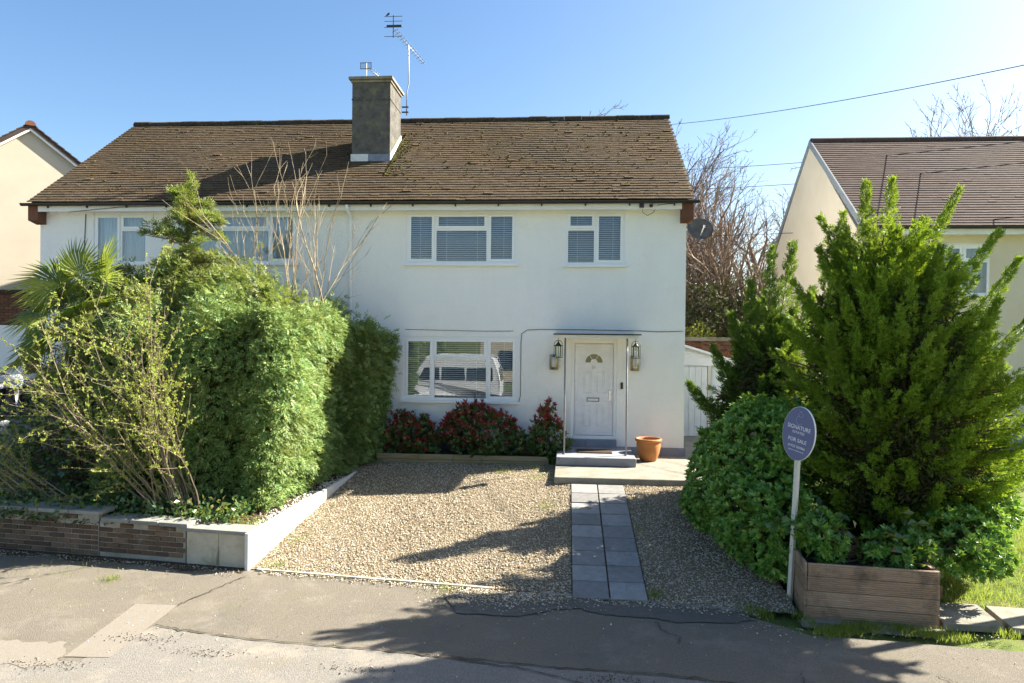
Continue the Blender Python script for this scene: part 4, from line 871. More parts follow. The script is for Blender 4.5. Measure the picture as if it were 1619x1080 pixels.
leaf_obj('foliage', spray(P, N, .09, .20, .25, 6, .28), 'leylandii_tall', tl, 'stuff'); seg_obj('trunk', S[:2], 'bark_twig', tl, 6); seg_obj('branches', S[2:], 'bark_twig', tl, 5, 'stuff')

# ------------------------------------------------------------------ woody growth generators
def grow(S, tips, p, d, length, r, level, opt, rg):
    n = max(2, int(length/opt['step'])); step = length/n; p = np.array(p, float); d = np.array(d, float)
    for i in range(n):
        d = d+rg.normal(0, opt['wig'], 3)+np.array([0, 0, opt['up']*(1 if level else .3)]); d /= np.linalg.norm(d)
        q = p+d*step; r1 = r*(1-(1-opt['taper'])/n); S.append([*p, *q, r, r1]); t = (i+1)/n
        if level < opt['levels'] and t > opt['bare'][level]:
            m = opt['kids'][level]; m = int(m)+(rg.random() < m % 1)
            for _ in range(m):
                ax = rg.normal(size=3); ax -= d*ax.dot(d); ax /= np.linalg.norm(ax); an = rg.uniform(*opt['ang'])
                nd = d*math.cos(an)+ax*math.sin(an); grow(S, tips, q, nd, length*rg.uniform(*opt['len'])*(1.15-.5*t), max(r1*rg.uniform(.45, .7), opt['rmin']), level+1, opt, rg)
        p, r = q, r1
    tips.append((p, d))
def bare_tree(name, label, base, h, mat, seed, lean=(0, 0, 1), stems=1, group=None, ivy=0, r=.17, spread=.12, opt=None):
    rg = np.random.default_rng(seed); t = thing(name, label, 'tree', base, group); S = []; tips = []
    o = dict(step=h*.075, wig=.10, up=.035, taper=.35, levels=4, bare=(.18, .12, .08, .05), kids=(2.0, 1.5, 1.4, 1.25), ang=(.3, .8), len=(.38, .6), rmin=.010)
    if opt: o.update(opt)
    for k in range(stems):
        d = np.array(lean)+rg.normal(0, spread, 3)*(1 if stems > 1 else .3); grow(S, tips, base, d/np.linalg.norm(d), h*rg.uniform(.8, 1), r*rg.uniform(.75, 1), 0, o, rg)
    S = np.array(S); thick = S[:, 6] > .03
    seg_obj('trunk', S[thick], mat, t, 6); seg_obj('crown', S[~thick], mat, t, 3, 'stuff')
    if ivy:
        Q = S[thick]; Q = Q[Q[:, 2] < base[2]+h*.62]; k = rng.choice(len(Q), ivy); u = rng.random((ivy, 1)); P = Q[k, 0:3]*(1-u)+Q[k, 3:6]*u; dr = rnd(ivy)
        P = P+dr*(Q[k, 6:7]+.16*rng.random((ivy, 1))); leaf_obj('ivy', diamonds(P, dr+rnd(ivy)*.6, dr, rng.uniform(.09, .17, ivy), rng.uniform(.08, .14, ivy)), 'ivy_leaf', t, 'stuff')
    return t
bare_tree('bare_tree', 'bare twiggy tree with ivied trunks just right of the white gable', (4.6, 27.5, .55), 8.6, 'bark_purple', 21, stems=4, ivy=2600, group='bare trees behind the houses', spread=.17)
bare_tree('bare_tree', 'bare spreading tree with ivied trunk beside the cream gable wall', (7.3, 27.0, .55), 7.6, 'bark_twig', 22, stems=5, ivy=3200, group='bare trees behind the houses', spread=.24)
bare_tree('bare_tree', 'bare tree whose top twigs show just above the house ridge', (2.2, 34.5, .55), 11.0, 'bark_purple', 23, stems=4, opt={'rmin': .014}, group='bare trees behind the houses', spread=.2)
bare_tree('bare_tree', 'farther bare tree filling the gap between the two houses', (6.6, 34.0, .55), 9.2, 'bark_purple', 26, stems=4, ivy=800, group='bare trees behind the houses', spread=.2)
bare_tree('bare_tree', 'leafless tree crown rising above the brown roof at the right edge', (27.5, 41, .55), 13.2, 'bark_twig', 24, stems=5, group='bare trees behind the houses', spread=.25, opt={'rmin': .017})
bare_tree('bare_tree', 'smaller leafless crown left of the big one above the brown roof', (19.5, 43, .55), 12.0, 'bark_twig', 25, stems=4, group='bare trees behind the houses', spread=.2, opt={'rmin': .017})
for lab, c, E, mat, n, L in (('dark leafy undergrowth between the budding shrub and the palm', (-8, 11, .47), [(-8.4, 11.0, 1.2, 1.0, .5, .95), (-7.3, 10.7, 1.3, .8, .4, 1.1), (-9.0, 11.2, .9, .5, .5, .7), (-7.9, 11.2, 2.1, .8, .4, .7)], 'photinia_green', 5200, .10),
                            ('grey-green ivy thicket under the bare trees', (5.2, 25.5, .55), [(4.4, 25.5, 2.4, 1.2, .9, 2.0), (5.9, 26, 2.6, 1.4, 1.0, 2.2), (7.2, 26, 2.2, 1.2, 1, 1.8), (5.0, 25.2, 4.3, .6, .5, .9)], 'ivy_leaf', 9000, .15),
                            ('bright yellow-green bush showing above the dark wall coping', (3.9, 23.7, .55), [(3.5, 23.7, 2.8, .9, .6, .95), (4.5, 23.8, 2.7, .8, .6, .9)], 'yellow_bush', 3000, .12)):
    b = thing('bush', lab, 'bush', c); P, nr = blob_pts(n, E, .5, lump=.25, freq=2.2); leaf_obj('leaves', diamonds(P, nr+rnd(len(P))*.8, nr+rnd(len(P))*.5, rng.uniform(.6, 1.2, len(P))*L, rng.uniform(.4, .7, len(P))*L), mat, b, 'stuff')
    seg_obj('stems', twigs(c, P, 80, .02), 'bark_brown', b, 4, 'stuff')

# bare pale sapling standing in the hedge
sp = thing('bare_sapling', 'pale leafless multi-stemmed sapling sticking up out of the hedge', 'tree', (-5.3, 12.9, .47)); S = []; tips = []
rg = np.random.default_rng(5); o = dict(step=.20, wig=.075, up=.06, taper=.30, levels=2, bare=(.32, .2), kids=(.62, .34), ang=(.22, .55), len=(.26, .42), rmin=.0055)
for bx, by, tx, ty, h, r in ((-5.35, 12.9, -.06, 0, 4.3, .030), (-5.3, 12.9, .03, 0, 4.6, .032), (-5.25, 12.95, -.10, .02, 4.4, .028), (-4.75, 12.9, .0, 0, 4.3, .036), (-4.70, 12.9, .09, 0, 4.0, .028), (-5.4, 12.9, -.15, 0, 4.0, .026), (-4.85, 12.85, .06, 0, 4.2, .028), (-6.3, 12.8, -.03, 0, 3.2, .018), (-6.5, 12.8, .05, 0, 3.1, .017), (-5.1, 12.9, 0, 0, 4.6, .028), (-5.2, 12.9, -.03, 0, 4.5, .030)):
    d = np.array([tx, ty, 1.]); grow(S, tips, (bx, by, 2.0), d/np.linalg.norm(d), h*.93, r*.58, 0, o, rg)
S = np.array(S); seg_obj('stems', S[S[:, 6] > .012], 'bark_pale', sp, 6, 'stuff'); seg_obj('twigs', S[S[:, 6] <= .012], 'bark_pale', sp, 4, 'stuff')
for x in (-5.5, -5.0, -6.4): seg_obj('stem_base', [[x, 12.9, .45, x, 12.9, 2.05, .05, .035]], 'bark_pale', sp, 6)

# budding shrub in front of the hedge
bs = thing('budding_shrub', 'open deciduous shrub with small yellow-green buds in front of the hedge', 'shrub', (-5.95, 10.05, .47)); S = []; tips = []
rg = np.random.default_rng(8); o = dict(step=.16, wig=.06, up=-.012, taper=.3, levels=2, bare=(.25, .15), kids=(.62, .30), ang=(.45, .95), len=(.22, .42), rmin=.0028)
for i in range(38):
    a = rg.uniform(-1.35, .0) if i < 34 else rg.uniform(-.4, .3); el = rg.uniform(.15, 1.0)
    d = np.array([math.sin(a)*el*1.05, rg.normal(-.12, .16), 1.0-.35*el]); grow(S, tips, (-5.75+rg.normal(0, .16), 10.02+rg.normal(0, .08), .45), d/np.linalg.norm(d), rg.uniform(2.2, 3.9), rg.uniform(.007, .012), 0, o, rg)
for i in range(14):
    d = np.array([rg.uniform(-1.2, -.5), rg.normal(-.15, .15), rg.uniform(.3, .9)]); grow(S, tips, (-7.6+rg.normal(0, .3), 10.1, .45), d/np.linalg.norm(d), rg.uniform(1.4, 2.6), .010, 0, o, rg)
S = np.array(S); seg_obj('stems', S, 'bark_twig', bs, 4, 'stuff')
thin = S[S[:, 6] < .0078]; k = rng.choice(len(thin), 7000); u = rng.random((7000, 1)); P = thin[k, :3]*(1-u)+thin[k, 3:6]*u
leaf_obj('buds', np.concatenate([diamonds(P, rnd(7000)+np.array([0, 0, .5]), rnd(7000), rng.uniform(.026, .058, 7000), rng.uniform(.017, .036, 7000), .25) for _ in range(2)]), 'bud_leaf', bs, 'stuff')
# ivy and litter at the foot of the hedge
gi = thing('ground_ivy', 'dark ivy and litter trailing behind the brick garden wall', 'ivy', (-6.5, 10, .47))
n = 3400; P = np.stack([rng.uniform(-9.1, -4.7, n), rng.uniform(9.55, 10.5, n), .49+np.abs(rng.normal(0, .14, n))], 1); leaf_obj('leaves', diamonds(P, rnd(n)+np.array([0, -.4, .2]), rnd(n)+np.array([0, -.4, .6]), rng.uniform(.05, .11, n), rng.uniform(.035, .08, n)), 'photinia_green', gi, 'stuff')
n = 1500; P = np.stack([rng.uniform(-9.1, -4.5, n), rng.uniform(9.45, 10.6, n), np.full(n, .485)], 1); leaf_obj('litter', diamonds(P, rnd(n)*[1, 1, .2], np.array([0, 0, 1.])+rnd(n)*.4, rng.uniform(.04, .09, n), rng.uniform(.02, .05, n)), 'dry_leaf', gi, 'stuff')

# ------------------------------------------------------------------ fan palm
pm = thing('fan_palm', 'fan palm with green spiky fronds behind the budding shrub', 'palm tree', (-8.6, 11.6, .47))
MB().tube([(-8.6, 11.6, .45), (-8.58, 11.6, 1.8), (-8.55, 11.6, 3.3)], [.12, .11, .10], 10).build('trunk', 'bark_brown', pm)
def fan(c, ax, nrm, L, n, mat, half=1.75):
    ax = Vector(ax).normalized(); nrm = Vector(nrm); nrm = (nrm-ax*nrm.dot(ax)).normalized(); sd = ax.cross(nrm); c = Vector(c); V = []; Fq = []
    for i in range(n):
        t = -half+2*half*i/(n-1)+rng.normal(0, .02); l = L*(.78+.22*math.cos(t*.7))*rng.uniform(.93, 1.05); d = ax*math.cos(t)+sd*math.sin(t); w = d.cross(nrm)*.021
        b = len(V); mid = c+d*l*.55+nrm*.02; tip = c+d*l-nrm*(.10*l*rng.uniform(.3, 1.5))-Vector((0, 0, rng.uniform(0, .10)*l))
        V += [c+d*.02, mid+w+nrm*.008, tip, mid-w+nrm*.008, mid-nrm*.012]; Fq += [(b, b+1, b+2, b+4), (b, b+4, b+2, b+3)]
    hub = Vector((-8.55, 11.6, 3.25)); m = MB().add([tuple(v) for v in V], Fq); m.build('frond', mat, pm)
    MB().tube([hub, (hub+c)/2+Vector((0, 0, .10)), c], [.018, .014, .010], 5).build('frond_stalk', mat, pm)
for c, ax, nrm, L, mat in (((-8.05, 11.3, 4.05), (.35, -.2, .8), (-.5, -.8, .3), .72, 'palm_leaf'), ((-8.45, 11.3, 4.15), (-.15, -.1, 1), (-.2, -.9, .2), .60, 'palm_leaf'), ((-8.75, 11.2, 4.0), (-.9, -.2, .35), (.2, -.7, .7), .66, 'palm_leaf'), ((-8.95, 11.2, 3.45), (-1, -.2, -.05), (0, -.6, .8), .60, 'palm_leaf'),
                           ((-8.85, 11.1, 3.05), (-.9, -.3, -.35), (-.2, -.6, .8), .62, 'palm_leaf'), ((-9.0, 11.1, 2.78), (-.95, -.2, -.25), (0, -.3, .95), .55, 'palm_dry'), ((-8.2, 11.0, 3.5), (.4, -.8, .25), (-.2, -.5, .9), .6, 'palm_leaf'), ((-8.5, 11.0, 3.2), (-.2, -.9, -.2), (0, -.5, .9), .6, 'palm_leaf'),
                           ((-8.3, 12.0, 3.9), (.3, .6, .6), (-.3, -.7, .6), .65, 'palm_leaf'), ((-8.85, 12.0, 3.8), (-.6, .5, .6), (.3, -.6, .7), .65, 'palm_leaf'), ((-7.9, 11.5, 3.7), (.9, 0, .4), (-.3, -.6, .7), .6, 'palm_leaf'), ((-8.7, 11.15, 2.55), (-.4, -.5, -.7), (-.3, -.8, .3), .55, 'palm_leaf'), ((-9.0, 11.5, 3.75), (-.8, 0, .6), (.3, -.8, .5), .6, 'palm_leaf')):
    fan((c[0]+.15, c[1], c[2]+.05), ax, nrm, L*1.2, 36, mat)

# ------------------------------------------------------------------ planter, conifers and evergreen bushes on the right
pl = thing('planter', 'raised planter faced with weathered grooved decking boards', 'planter', (3.5, bline(3.5), 0))
PZ = [(-.02, .16), (.164, .335), (.339, .505), (.509, .655)]
for z0, z1 in PZ:
    prof = [(.03, z0)]; nr_ = 7
    for i in range(nr_):
        a = z0+(z1-z0)*i/nr_; h = (z1-z0)/nr_; prof += [(.006, a+h*.12), (.0, a+h*.3), (.0, a+h*.7), (.006, a+h*.88), (.008, a+h*.999)]
    prof += [(.03, z1)]; m = MB(); n = len(prof); dx = rng.uniform(-.006, .006); p, q = along(2.82+dx), along(4.18+dx); off = -.12
    vs = [tuple(p+VA*(d+off)+Vector((0, 0, z))) for d, z in prof]+[tuple(q+VA*(d+off)+Vector((0, 0, z+.004))) for d, z in prof]
    m.add(vs, [tuple(range(n))[::-1], tuple(range(n, 2*n))]+[(i, n+i, n+i+1, i+1) for i in range(n-1)]+[(n-1, 2*n-1, n, 0)]); m.build('board', 'decking', pl)
    for s, x in ((0, 2.82), (1, 4.18)):
        wbox(MB(), x-.03+s*.003, x-.003+s*.03, -.10, 2.6, z0, z1-.002).build('side_board', 'decking', pl)
for x in (2.87, 4.13): wbox(MB(), x-.03, x+.03, -.085, -.02, -.05, .60).build('post', 'decking', pl)
wbox(MB(), 4.215, 4.27, .0, .10, .33, .45).build('side_block', 'bark_brown', pl)
wbox(MB(), 2.86, 4.14, -.08, 2.6, .0, .56).build('soil_fill', 'soil', pl)
struct(wbox(MB(), 2.75, 4.25, -.22, -.125, -.05, .02).build('planter_kerb', 'concrete'))

def plume(P, N, base, tip, rad, n, curve=.15, out=None):
    """positions and directions of sprays along an upswept branch"""
    base, tip = np.array(base, float), np.array(tip, float); ax = tip-base; L = np.linalg.norm(ax); ax /= L
    t = rng.random(n)**.85; c = base+ax*(t*L)[:, None]; c[:, 2] -= curve*L*np.sin(t*PI)*.5
    d = rnd(n); d -= ax*(d@ax)[:, None]; d = unit(d); rr = rad*np.clip(1.10-t, .05, 1)**.85*(1+.30*np.sin(t*L*24+rng.random()*6)); P.append(c+d*(rr*rng.random(n)**.5)[:, None]*.70); N.append(unit(d*.62+ax*1.0))
def conifer(name, label, base, prof, explicit, n_fill, seed, mat, zr, core, spr=(.07, .15), flat=1., dens=132):
    t = thing(name, label, 'conifer', base); P = []; N = []; bx, by = base[0], base[1]; S = [[bx, by, base[2]-.05, bx, by, zr[1]*.8, .10, .03]]
    for b, q, r, n in explicit: plume(P, N, b, q, r*1.1, int(n*2.3)); S.append([*b, *q, .010, .002])
    for i in range(n_fill):
        z = zr[0]+(zr[1]-zr[0])*rng.random()**.9; a = rng.uniform(0, 2*PI)
        if math.sin(a) > .35 and rng.random() < .55: a = -a
        R = np.interp(z, prof[0], prof[1])*(1+.10*math.sin(3*a+z*2)+rng.normal(0, .07)); xc = np.interp(z, prof[0], prof[2])
        l = rng.uniform(.6, 1.15)*np.interp(z, [zr[0], (zr[0]+zr[1])*.45, zr[1]], [.45, .90, 1.10]); o = np.array([math.cos(a), math.sin(a)*flat, 0]); upw = np.interp(z, [zr[0], zr[0]+1.2, zr[1]], [.10, .55, 1.15])
        d = o+np.array([0, 0, upw])+rng.normal(0, .2, 3); d /= np.linalg.norm(d); tip = np.array([bx+xc, by, z])+o*R; plume(P, N, tip-d*l, tip, rng.uniform(.095, .15), int(dens*l)+25); S.append([bx+xc*.4, by, z-.5, *(tip-d*l*.3), .02, .008])
    P, N = np.concatenate(P), np.concatenate(N); n = len(P)
    leaf_obj('foliage', fronds(P, N+rnd(n)*.28, rnd(n), rng.uniform(*spr, n), 4, .40, .52), mat, t, 'stuff')
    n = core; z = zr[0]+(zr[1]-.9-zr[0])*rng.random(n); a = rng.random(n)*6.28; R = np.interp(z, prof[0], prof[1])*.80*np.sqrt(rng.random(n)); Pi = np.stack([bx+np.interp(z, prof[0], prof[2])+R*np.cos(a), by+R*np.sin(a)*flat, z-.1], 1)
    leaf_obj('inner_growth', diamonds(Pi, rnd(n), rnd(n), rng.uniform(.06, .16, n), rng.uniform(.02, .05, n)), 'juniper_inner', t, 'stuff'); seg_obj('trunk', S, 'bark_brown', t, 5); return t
Y0 = 10.0
EX = [((4.35, Y0, 3.7), (4.45, Y0, 5.46), .26, 420), ((4.10, Y0, 3.8), (4.11, Y0, 5.42), .24, 380), ((4.35, Y0, 3.7), (5.34, Y0, 5.32), .22, 420), ((4.15, Y0-.1, 3.9), (3.46, Y0-.1, 4.93), .15, 260), ((4.0, Y0-.2, 3.5), (3.42, Y0-.2, 4.48), .15, 260),
      ((4.7, Y0-.1, 3.5), (5.80, Y0-.1, 4.72), .20, 420), ((5.0, Y0, 2.9), (6.12, Y0, 4.36), .20, 420), ((5.2, Y0, 2.5), (6.42, Y0, 3.75), .18, 380), ((4.7, Y0+.2, 3.8), (4.98, Y0+.2, 4.95), .22, 300), ((3.9, Y0-.3, 3.0), (3.05, Y0-.3, 4.02), .16, 280), ((3.7, Y0-.3, 2.8), (2.95, Y0-.3, 3.45), .16, 260),
      ((5.4, Y0, 1.9), (6.35, Y0, 2.9), .2, 360), ((3.85, Y0, 3.9), (3.80, Y0, 5.0), .2, 260), ((4.5, Y0-.5, 3.3), (4.75, Y0-.7, 4.45), .2, 330), ((4.1, Y0-.6, 3.0), (3.95, Y0-.85, 4.15), .2, 330), ((4.9, Y0-.6, 2.7), (5.35, Y0-.9, 3.75), .2, 330), ((3.6, Y0-.6, 2.5), (3.3, Y0-.9, 3.4), .18, 300), ((4.4, Y0-.9, 2.4), (4.55, Y0-1.2, 3.35), .2, 330)]
PROF = ([.55, 1.0, 1.6, 2.4, 3.2, 4.0, 4.7], [.80, 1.12, 1.36, 1.46, 1.32, 1.02, .58], [.05, .20, .34, .32, .20, .08, .02])
conifer('golden_conifer', 'large bushy bright green conifer with upswept plumes in the planter bed', (4.25, Y0, .5), PROF, EX, 500, 3, 'juniper', (.75, 4.85), 26000, (.050, .095))
EX2 = [((3.55, 12.1, 3.3), (3.76, 12.0, 4.84), .26, 330), ((3.35, 12.0, 3.2), (3.42, 12.0, 4.76), .24, 320), ((3.1, 12.0, 3.0), (3.05, 11.9, 4.2), .22, 260), ((2.8, 11.9, 1.7), (2.06, 11.9, 2.48), .20, 320), ((2.9, 11.9, 2.2), (2.45, 11.9, 3.1), .18, 260), ((3.8, 12, 3.0), (4.1, 12, 4.1), .22, 280), ((3.0, 11.9, 2.6), (2.75, 11.9, 3.65), .2, 260)]
conifer('dark_conifer', 'darker narrow conifer with twin tips beside the side passage', (3.3, 12.0, .55), ([.8, 1.6, 2.4, 3.2, 4.0], [.75, .85, .80, .60, .30], [-.05, -.1, -.05, .1, .2]), EX2, 120, 4, 'juniper_dark', (1.0, 4.0), 14000, (.058, .115), 1., 140)
for lab, c, E, n in (('glossy green evergreen bush bulging over the gravel left of the sign', (2.5, 10.3, .1), [(2.80, 10.4, 1.35, .66, .95, 1.0), (2.62, 9.8, .85, .52, .7, .72), (2.72, 9.3, .78, .38, .5, .62), (2.38, 11.0, .9, .46, .6, .78), (2.95, 9.9, 1.9, .33, .5, .5), (2.90, 8.95, .95, .22, .3, .35), (2.45, 10.3, 1.1, .4, .5, .5)], 3300),
                     ('glossy evergreen shoots spilling over the top of the planter', (3.7, 8.8, .6), [(3.12, 8.62, .80, .26, .22, .20), (3.0, 8.75, 1.0, .17, .17, .17), (3.85, 8.56, .76, .30, .20, .16), (4.2, 8.6, .80, .26, .22, .22)], 330),
                     ('sunlit evergreen bush behind the planter by the grass verge', (5.2, 9.6, .2), [(4.85, 9.0, .75, .50, .45, .42), (5.4, 9.8, 1.05, .55, .6, .62), (5.75, 10.2, 1.35, .45, .5, .6)], 1300)):
    b = thing('evergreen_bush', lab, 'bush', c, 'glossy evergreen bushes around the planter'); P, nr = blob_pts(n, E, .20, lump=.20, freq=3.8, seed=2); A = nr*.8+np.array([0, -.1, .55])+rnd(len(P))*.3
    leaf_obj('leaves', whorls(P, A, 10, .092, .42, 1.1), 'choisya', b, 'stuff'); seg_obj('stems', twigs(c, P, 140, .008), 'bark_brown', b, 4, 'stuff')
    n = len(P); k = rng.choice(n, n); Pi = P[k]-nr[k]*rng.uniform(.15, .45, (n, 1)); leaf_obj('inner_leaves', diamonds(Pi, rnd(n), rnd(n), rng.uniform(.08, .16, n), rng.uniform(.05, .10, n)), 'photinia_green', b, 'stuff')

# ------------------------------------------------------------------ grass, weeds, slabs on the right
def grass(name, label, P, h0, h1, mat='grass_blade', cat='grass'):
    n = len(P); d = np.array([0, 0, 1.])+rnd(n)*[.55, .55, .1]; h = rng.uniform(h0, h1, n); return tag(leaf_obj(name, diamonds(P, d, rnd(n)*[1, 1, .2], h, h*.045+.0022, .1), mat), label, cat, None, 'stuff')
n = 42000; x = rng.uniform(4.22, 9.5, n); y = bline(x)+rng.random(n)**1.2*4.2; w_ = wob(np.stack([x, y, 0*x], 1), 1.6, 4)
ok = (w_+rng.normal(0, .25, n) > -.25) & ((y > 8.95+rng.normal(0, .07, n)) | (rng.random(n) < .06)); x, y = x[ok], y[ok]
grass('lawn_grass', 'sunlit tufty grass on the verge right of the planter', np.stack([x, y, terrain(x, y)-.035], 1), .04, .13)
n = 9200; x = np.concatenate([rng.uniform(2.05, 2.85, 2700), rng.uniform(2.7, 5.0, 6500)]); y = np.concatenate([np.interp(x[:2700], [2.05, 2.85], [8.5, 8.2])+rng.normal(0, .11, 2700), 7.98+rng.normal(0, .08, 6500)+.10*np.sin(x[2700:]*4)])
ok = wob(np.stack([x, y, 0*x], 1), 5, 5)+rng.normal(0, .22, n) > .0
grass('kerbside_weeds', 'green weeds growing along the foot of the planter and the sign', np.stack([x, y, np.zeros(n)], 1)[ok], .02, .10)
Pw = []
for cx_, cy_, s_, n in ((1.14, 8.75, .06, 150), (-3.95, 10.2, .14, 90), (-5.9, 8.62, .06, 130), (-1.2, 13.4, .10, 160), (-1.5, 13.85, .25, 120), (-.55, 12.9, .16, 110), (-.3, 11.4, .10, 110), (-4.0, 9.3, .10, 90), (-1.5, 8.75, .10, 70), (-6.8, 9.25, .6, 260), (-4.5, 9.75, .12, 320), (-.6, 13.8, .18, 200), (.0, 10.3, .05, 30), (1.1, 10.6, .05, 40), (-3.95, 11.6, .1, 40)):
    q = rng.normal(0, s_, (n, 2)); xx, yy_ = cx_+q[:, 0], cy_+q[:, 1]; zz = np.where(yy_ < bline(xx), 0, np.where(xx < -4.25, .47, gz(xx, yy_))); Pw.append(np.stack([xx, yy_, zz], 1))
grass('drive_weeds', 'small green weeds dotted about the gravel and pavement edges', np.concatenate(Pw), .02, .10)
n = 900; x = rng.uniform(-9, 5, n); y = np.where(x < -4.3, bline(x)-np.abs(rng.normal(0, .12, n)), rng.uniform(6, 8.6, n)); kp = (x < -4.3) | (rng.random(n) < .25)
P = np.stack([x, y, np.full(n, .012)], 1)[kp]; n = len(P); tag(leaf_obj('fallen_leaves', diamonds(P, rnd(n)*[1, 1, .15], np.array([0, 0, 1.])+rnd(n)*.3, rng.uniform(.012, .035, n), rng.uniform(.008, .02, n)), 'dry_leaf'), 'small dry leaves and grit lying on the pavement', 'leaves', None, 'stuff')
cp = thing('verge_paving', 'v', 'v'); del cp['label'], cp['category']; struct(cp)
for q in ([(4.42, 8.90), (5.02, 8.88), (4.95, 8.22), (4.30, 8.24)], [(5.10, 8.86), (6.1, 8.76), (5.9, 8.12), (5.02, 8.2)], [(6.2, 8.75), (7.3, 8.6), (7.2, 8.0), (6.0, 8.1)]):
    m = MB(); z = rng.uniform(.02, .035); bevel(m.hexa([(x, y, -.05) for x, y in q[::-1]]+[(x, y, z) for x, y in q[::-1]]).build('verge_slab', 'concrete', cp), .01)

# ------------------------------------------------------------------ estate agent's board
sg = thing('for_sale_sign', 'oval blue-grey for sale board on a pale wooden post beside the planter', 'sign', (2.78, 8.86, 0))
base, topp = Vector((2.79, 8.86, -.1)), Vector((2.85, 8.80, 1.80)); pd = (topp-base).normalized()
R3 = Matrix.Rotation(math.radians(-57), 4, 'Z')
xa = (R3 @ Vector((1, 0, 0))); za = pd; na = xa.cross(za).normalized(); xa = za.cross(na).normalized()*-1 if za.cross(na).dot(xa) < 0 else za.cross(na).normalized()
m = MB(); hw = .026
m.hexa([tuple(p+xa*a*hw+na*b*hw) for p in (base, topp+pd*.35) for a, b in ((-1, -1), (1, -1), (1, 1), (-1, 1))]); bevel(m.build('post', 'post_pale', sg), .004)
oc = Vector((2.87, 8.76, 2.085)); front = -na if (-na).y < 0 else na
oc = oc+front*.045
M3 = Matrix(((xa.x, pd.x, front.x, oc.x), (xa.y, pd.y, front.y, oc.y), (xa.z, pd.z, front.z, oc.z), (0, 0, 0, 1))) @ Matrix.Rotation(math.radians(-6), 4, 'Z')
def oval(rx, rz, d0, d1, name, mat, par):
    pts = [(rx*math.cos(2*PI*k/48), rz*math.sin(2*PI*k/48)) for k in range(48)]; me = MB().prism(pts, 'z', d0, d1).mesh(name, mat); me.transform(M3); return link(name, me, par)
oval(.235, .335, -.022, .0, 'board', 'sign_white', sg); oval(.231, .331, .0005, .0025, 'face', 'sign_blue', sg)
def stext(txt, size, x, z, mat='sign_white', sx=1.): 
    o = text_obj('lettering', txt, size, None, mat, sg, rot=M3 @ Matrix.Translation((x, z, .0040)), sx=sx, ext=.0006)
stext('SIGNATURE', .072, -.0, .072, sx=.88); stext('ESTATES', .042, -.0, .012, sx=1.1); stext('FOR SALE', .066, .0, -.085, sx=.95); stext('01923 363066', .043, .0, -.165); stext('signature-estates.co.uk', .022, .0, -.212, sx=1.1)
def sline(pts, r=.0022): 
    me = MB().tube([(a, b, .004) for a, b in pts], r, 4).mesh('emblem', 'sign_line'); me.transform(M3); link('emblem', me, sg)
sline([(.030*math.cos(t), .235+.030*math.sin(t)) for t in np.linspace(0, 2*PI, 22)]); sline([(-.03, .288), (0, .268), (.02, .290)]); sline([(-.012-.04*math.sin(t), .165+.055*math.cos(t)) for t in np.linspace(0, PI, 14)]); sline([(-.02, .125), (.0, .105), (.035, .138)])

# ------------------------------------------------------------------ overhead cables
def wire(label, a, b, sag, r=.011):
    a, b = Vector(a), Vector(b); P = []
    for i in range(25):
        t = i/24; p = a.lerp(b, t); p.z -= sag*4*t*(1-t); P.append(p)
    tag(MB().tube(P, r, 5).build('overhead_cable', 'cable_dark'), label, 'cable', 'overhead telephone cables')
wire('topmost overhead cable crossing the open sky on the right', (10.6, 14, 8.90), (3.9, 34, 13.4), .25)
wire('overhead cable passing in front of the cream gable near its peak', (13.5, 12, 7.2), (4.3, 29, 10.1), .2, .009)
wire('overhead cable passing the cream gable just below the upper one', (13.5, 12, 6.9), (4.3, 29, 9.3), .25, .009)
wire('lowest overhead cable crossing the middle of the cream gable', (13.5, 12, 5.9), (4.6, 27, 7.1), .2, .009)

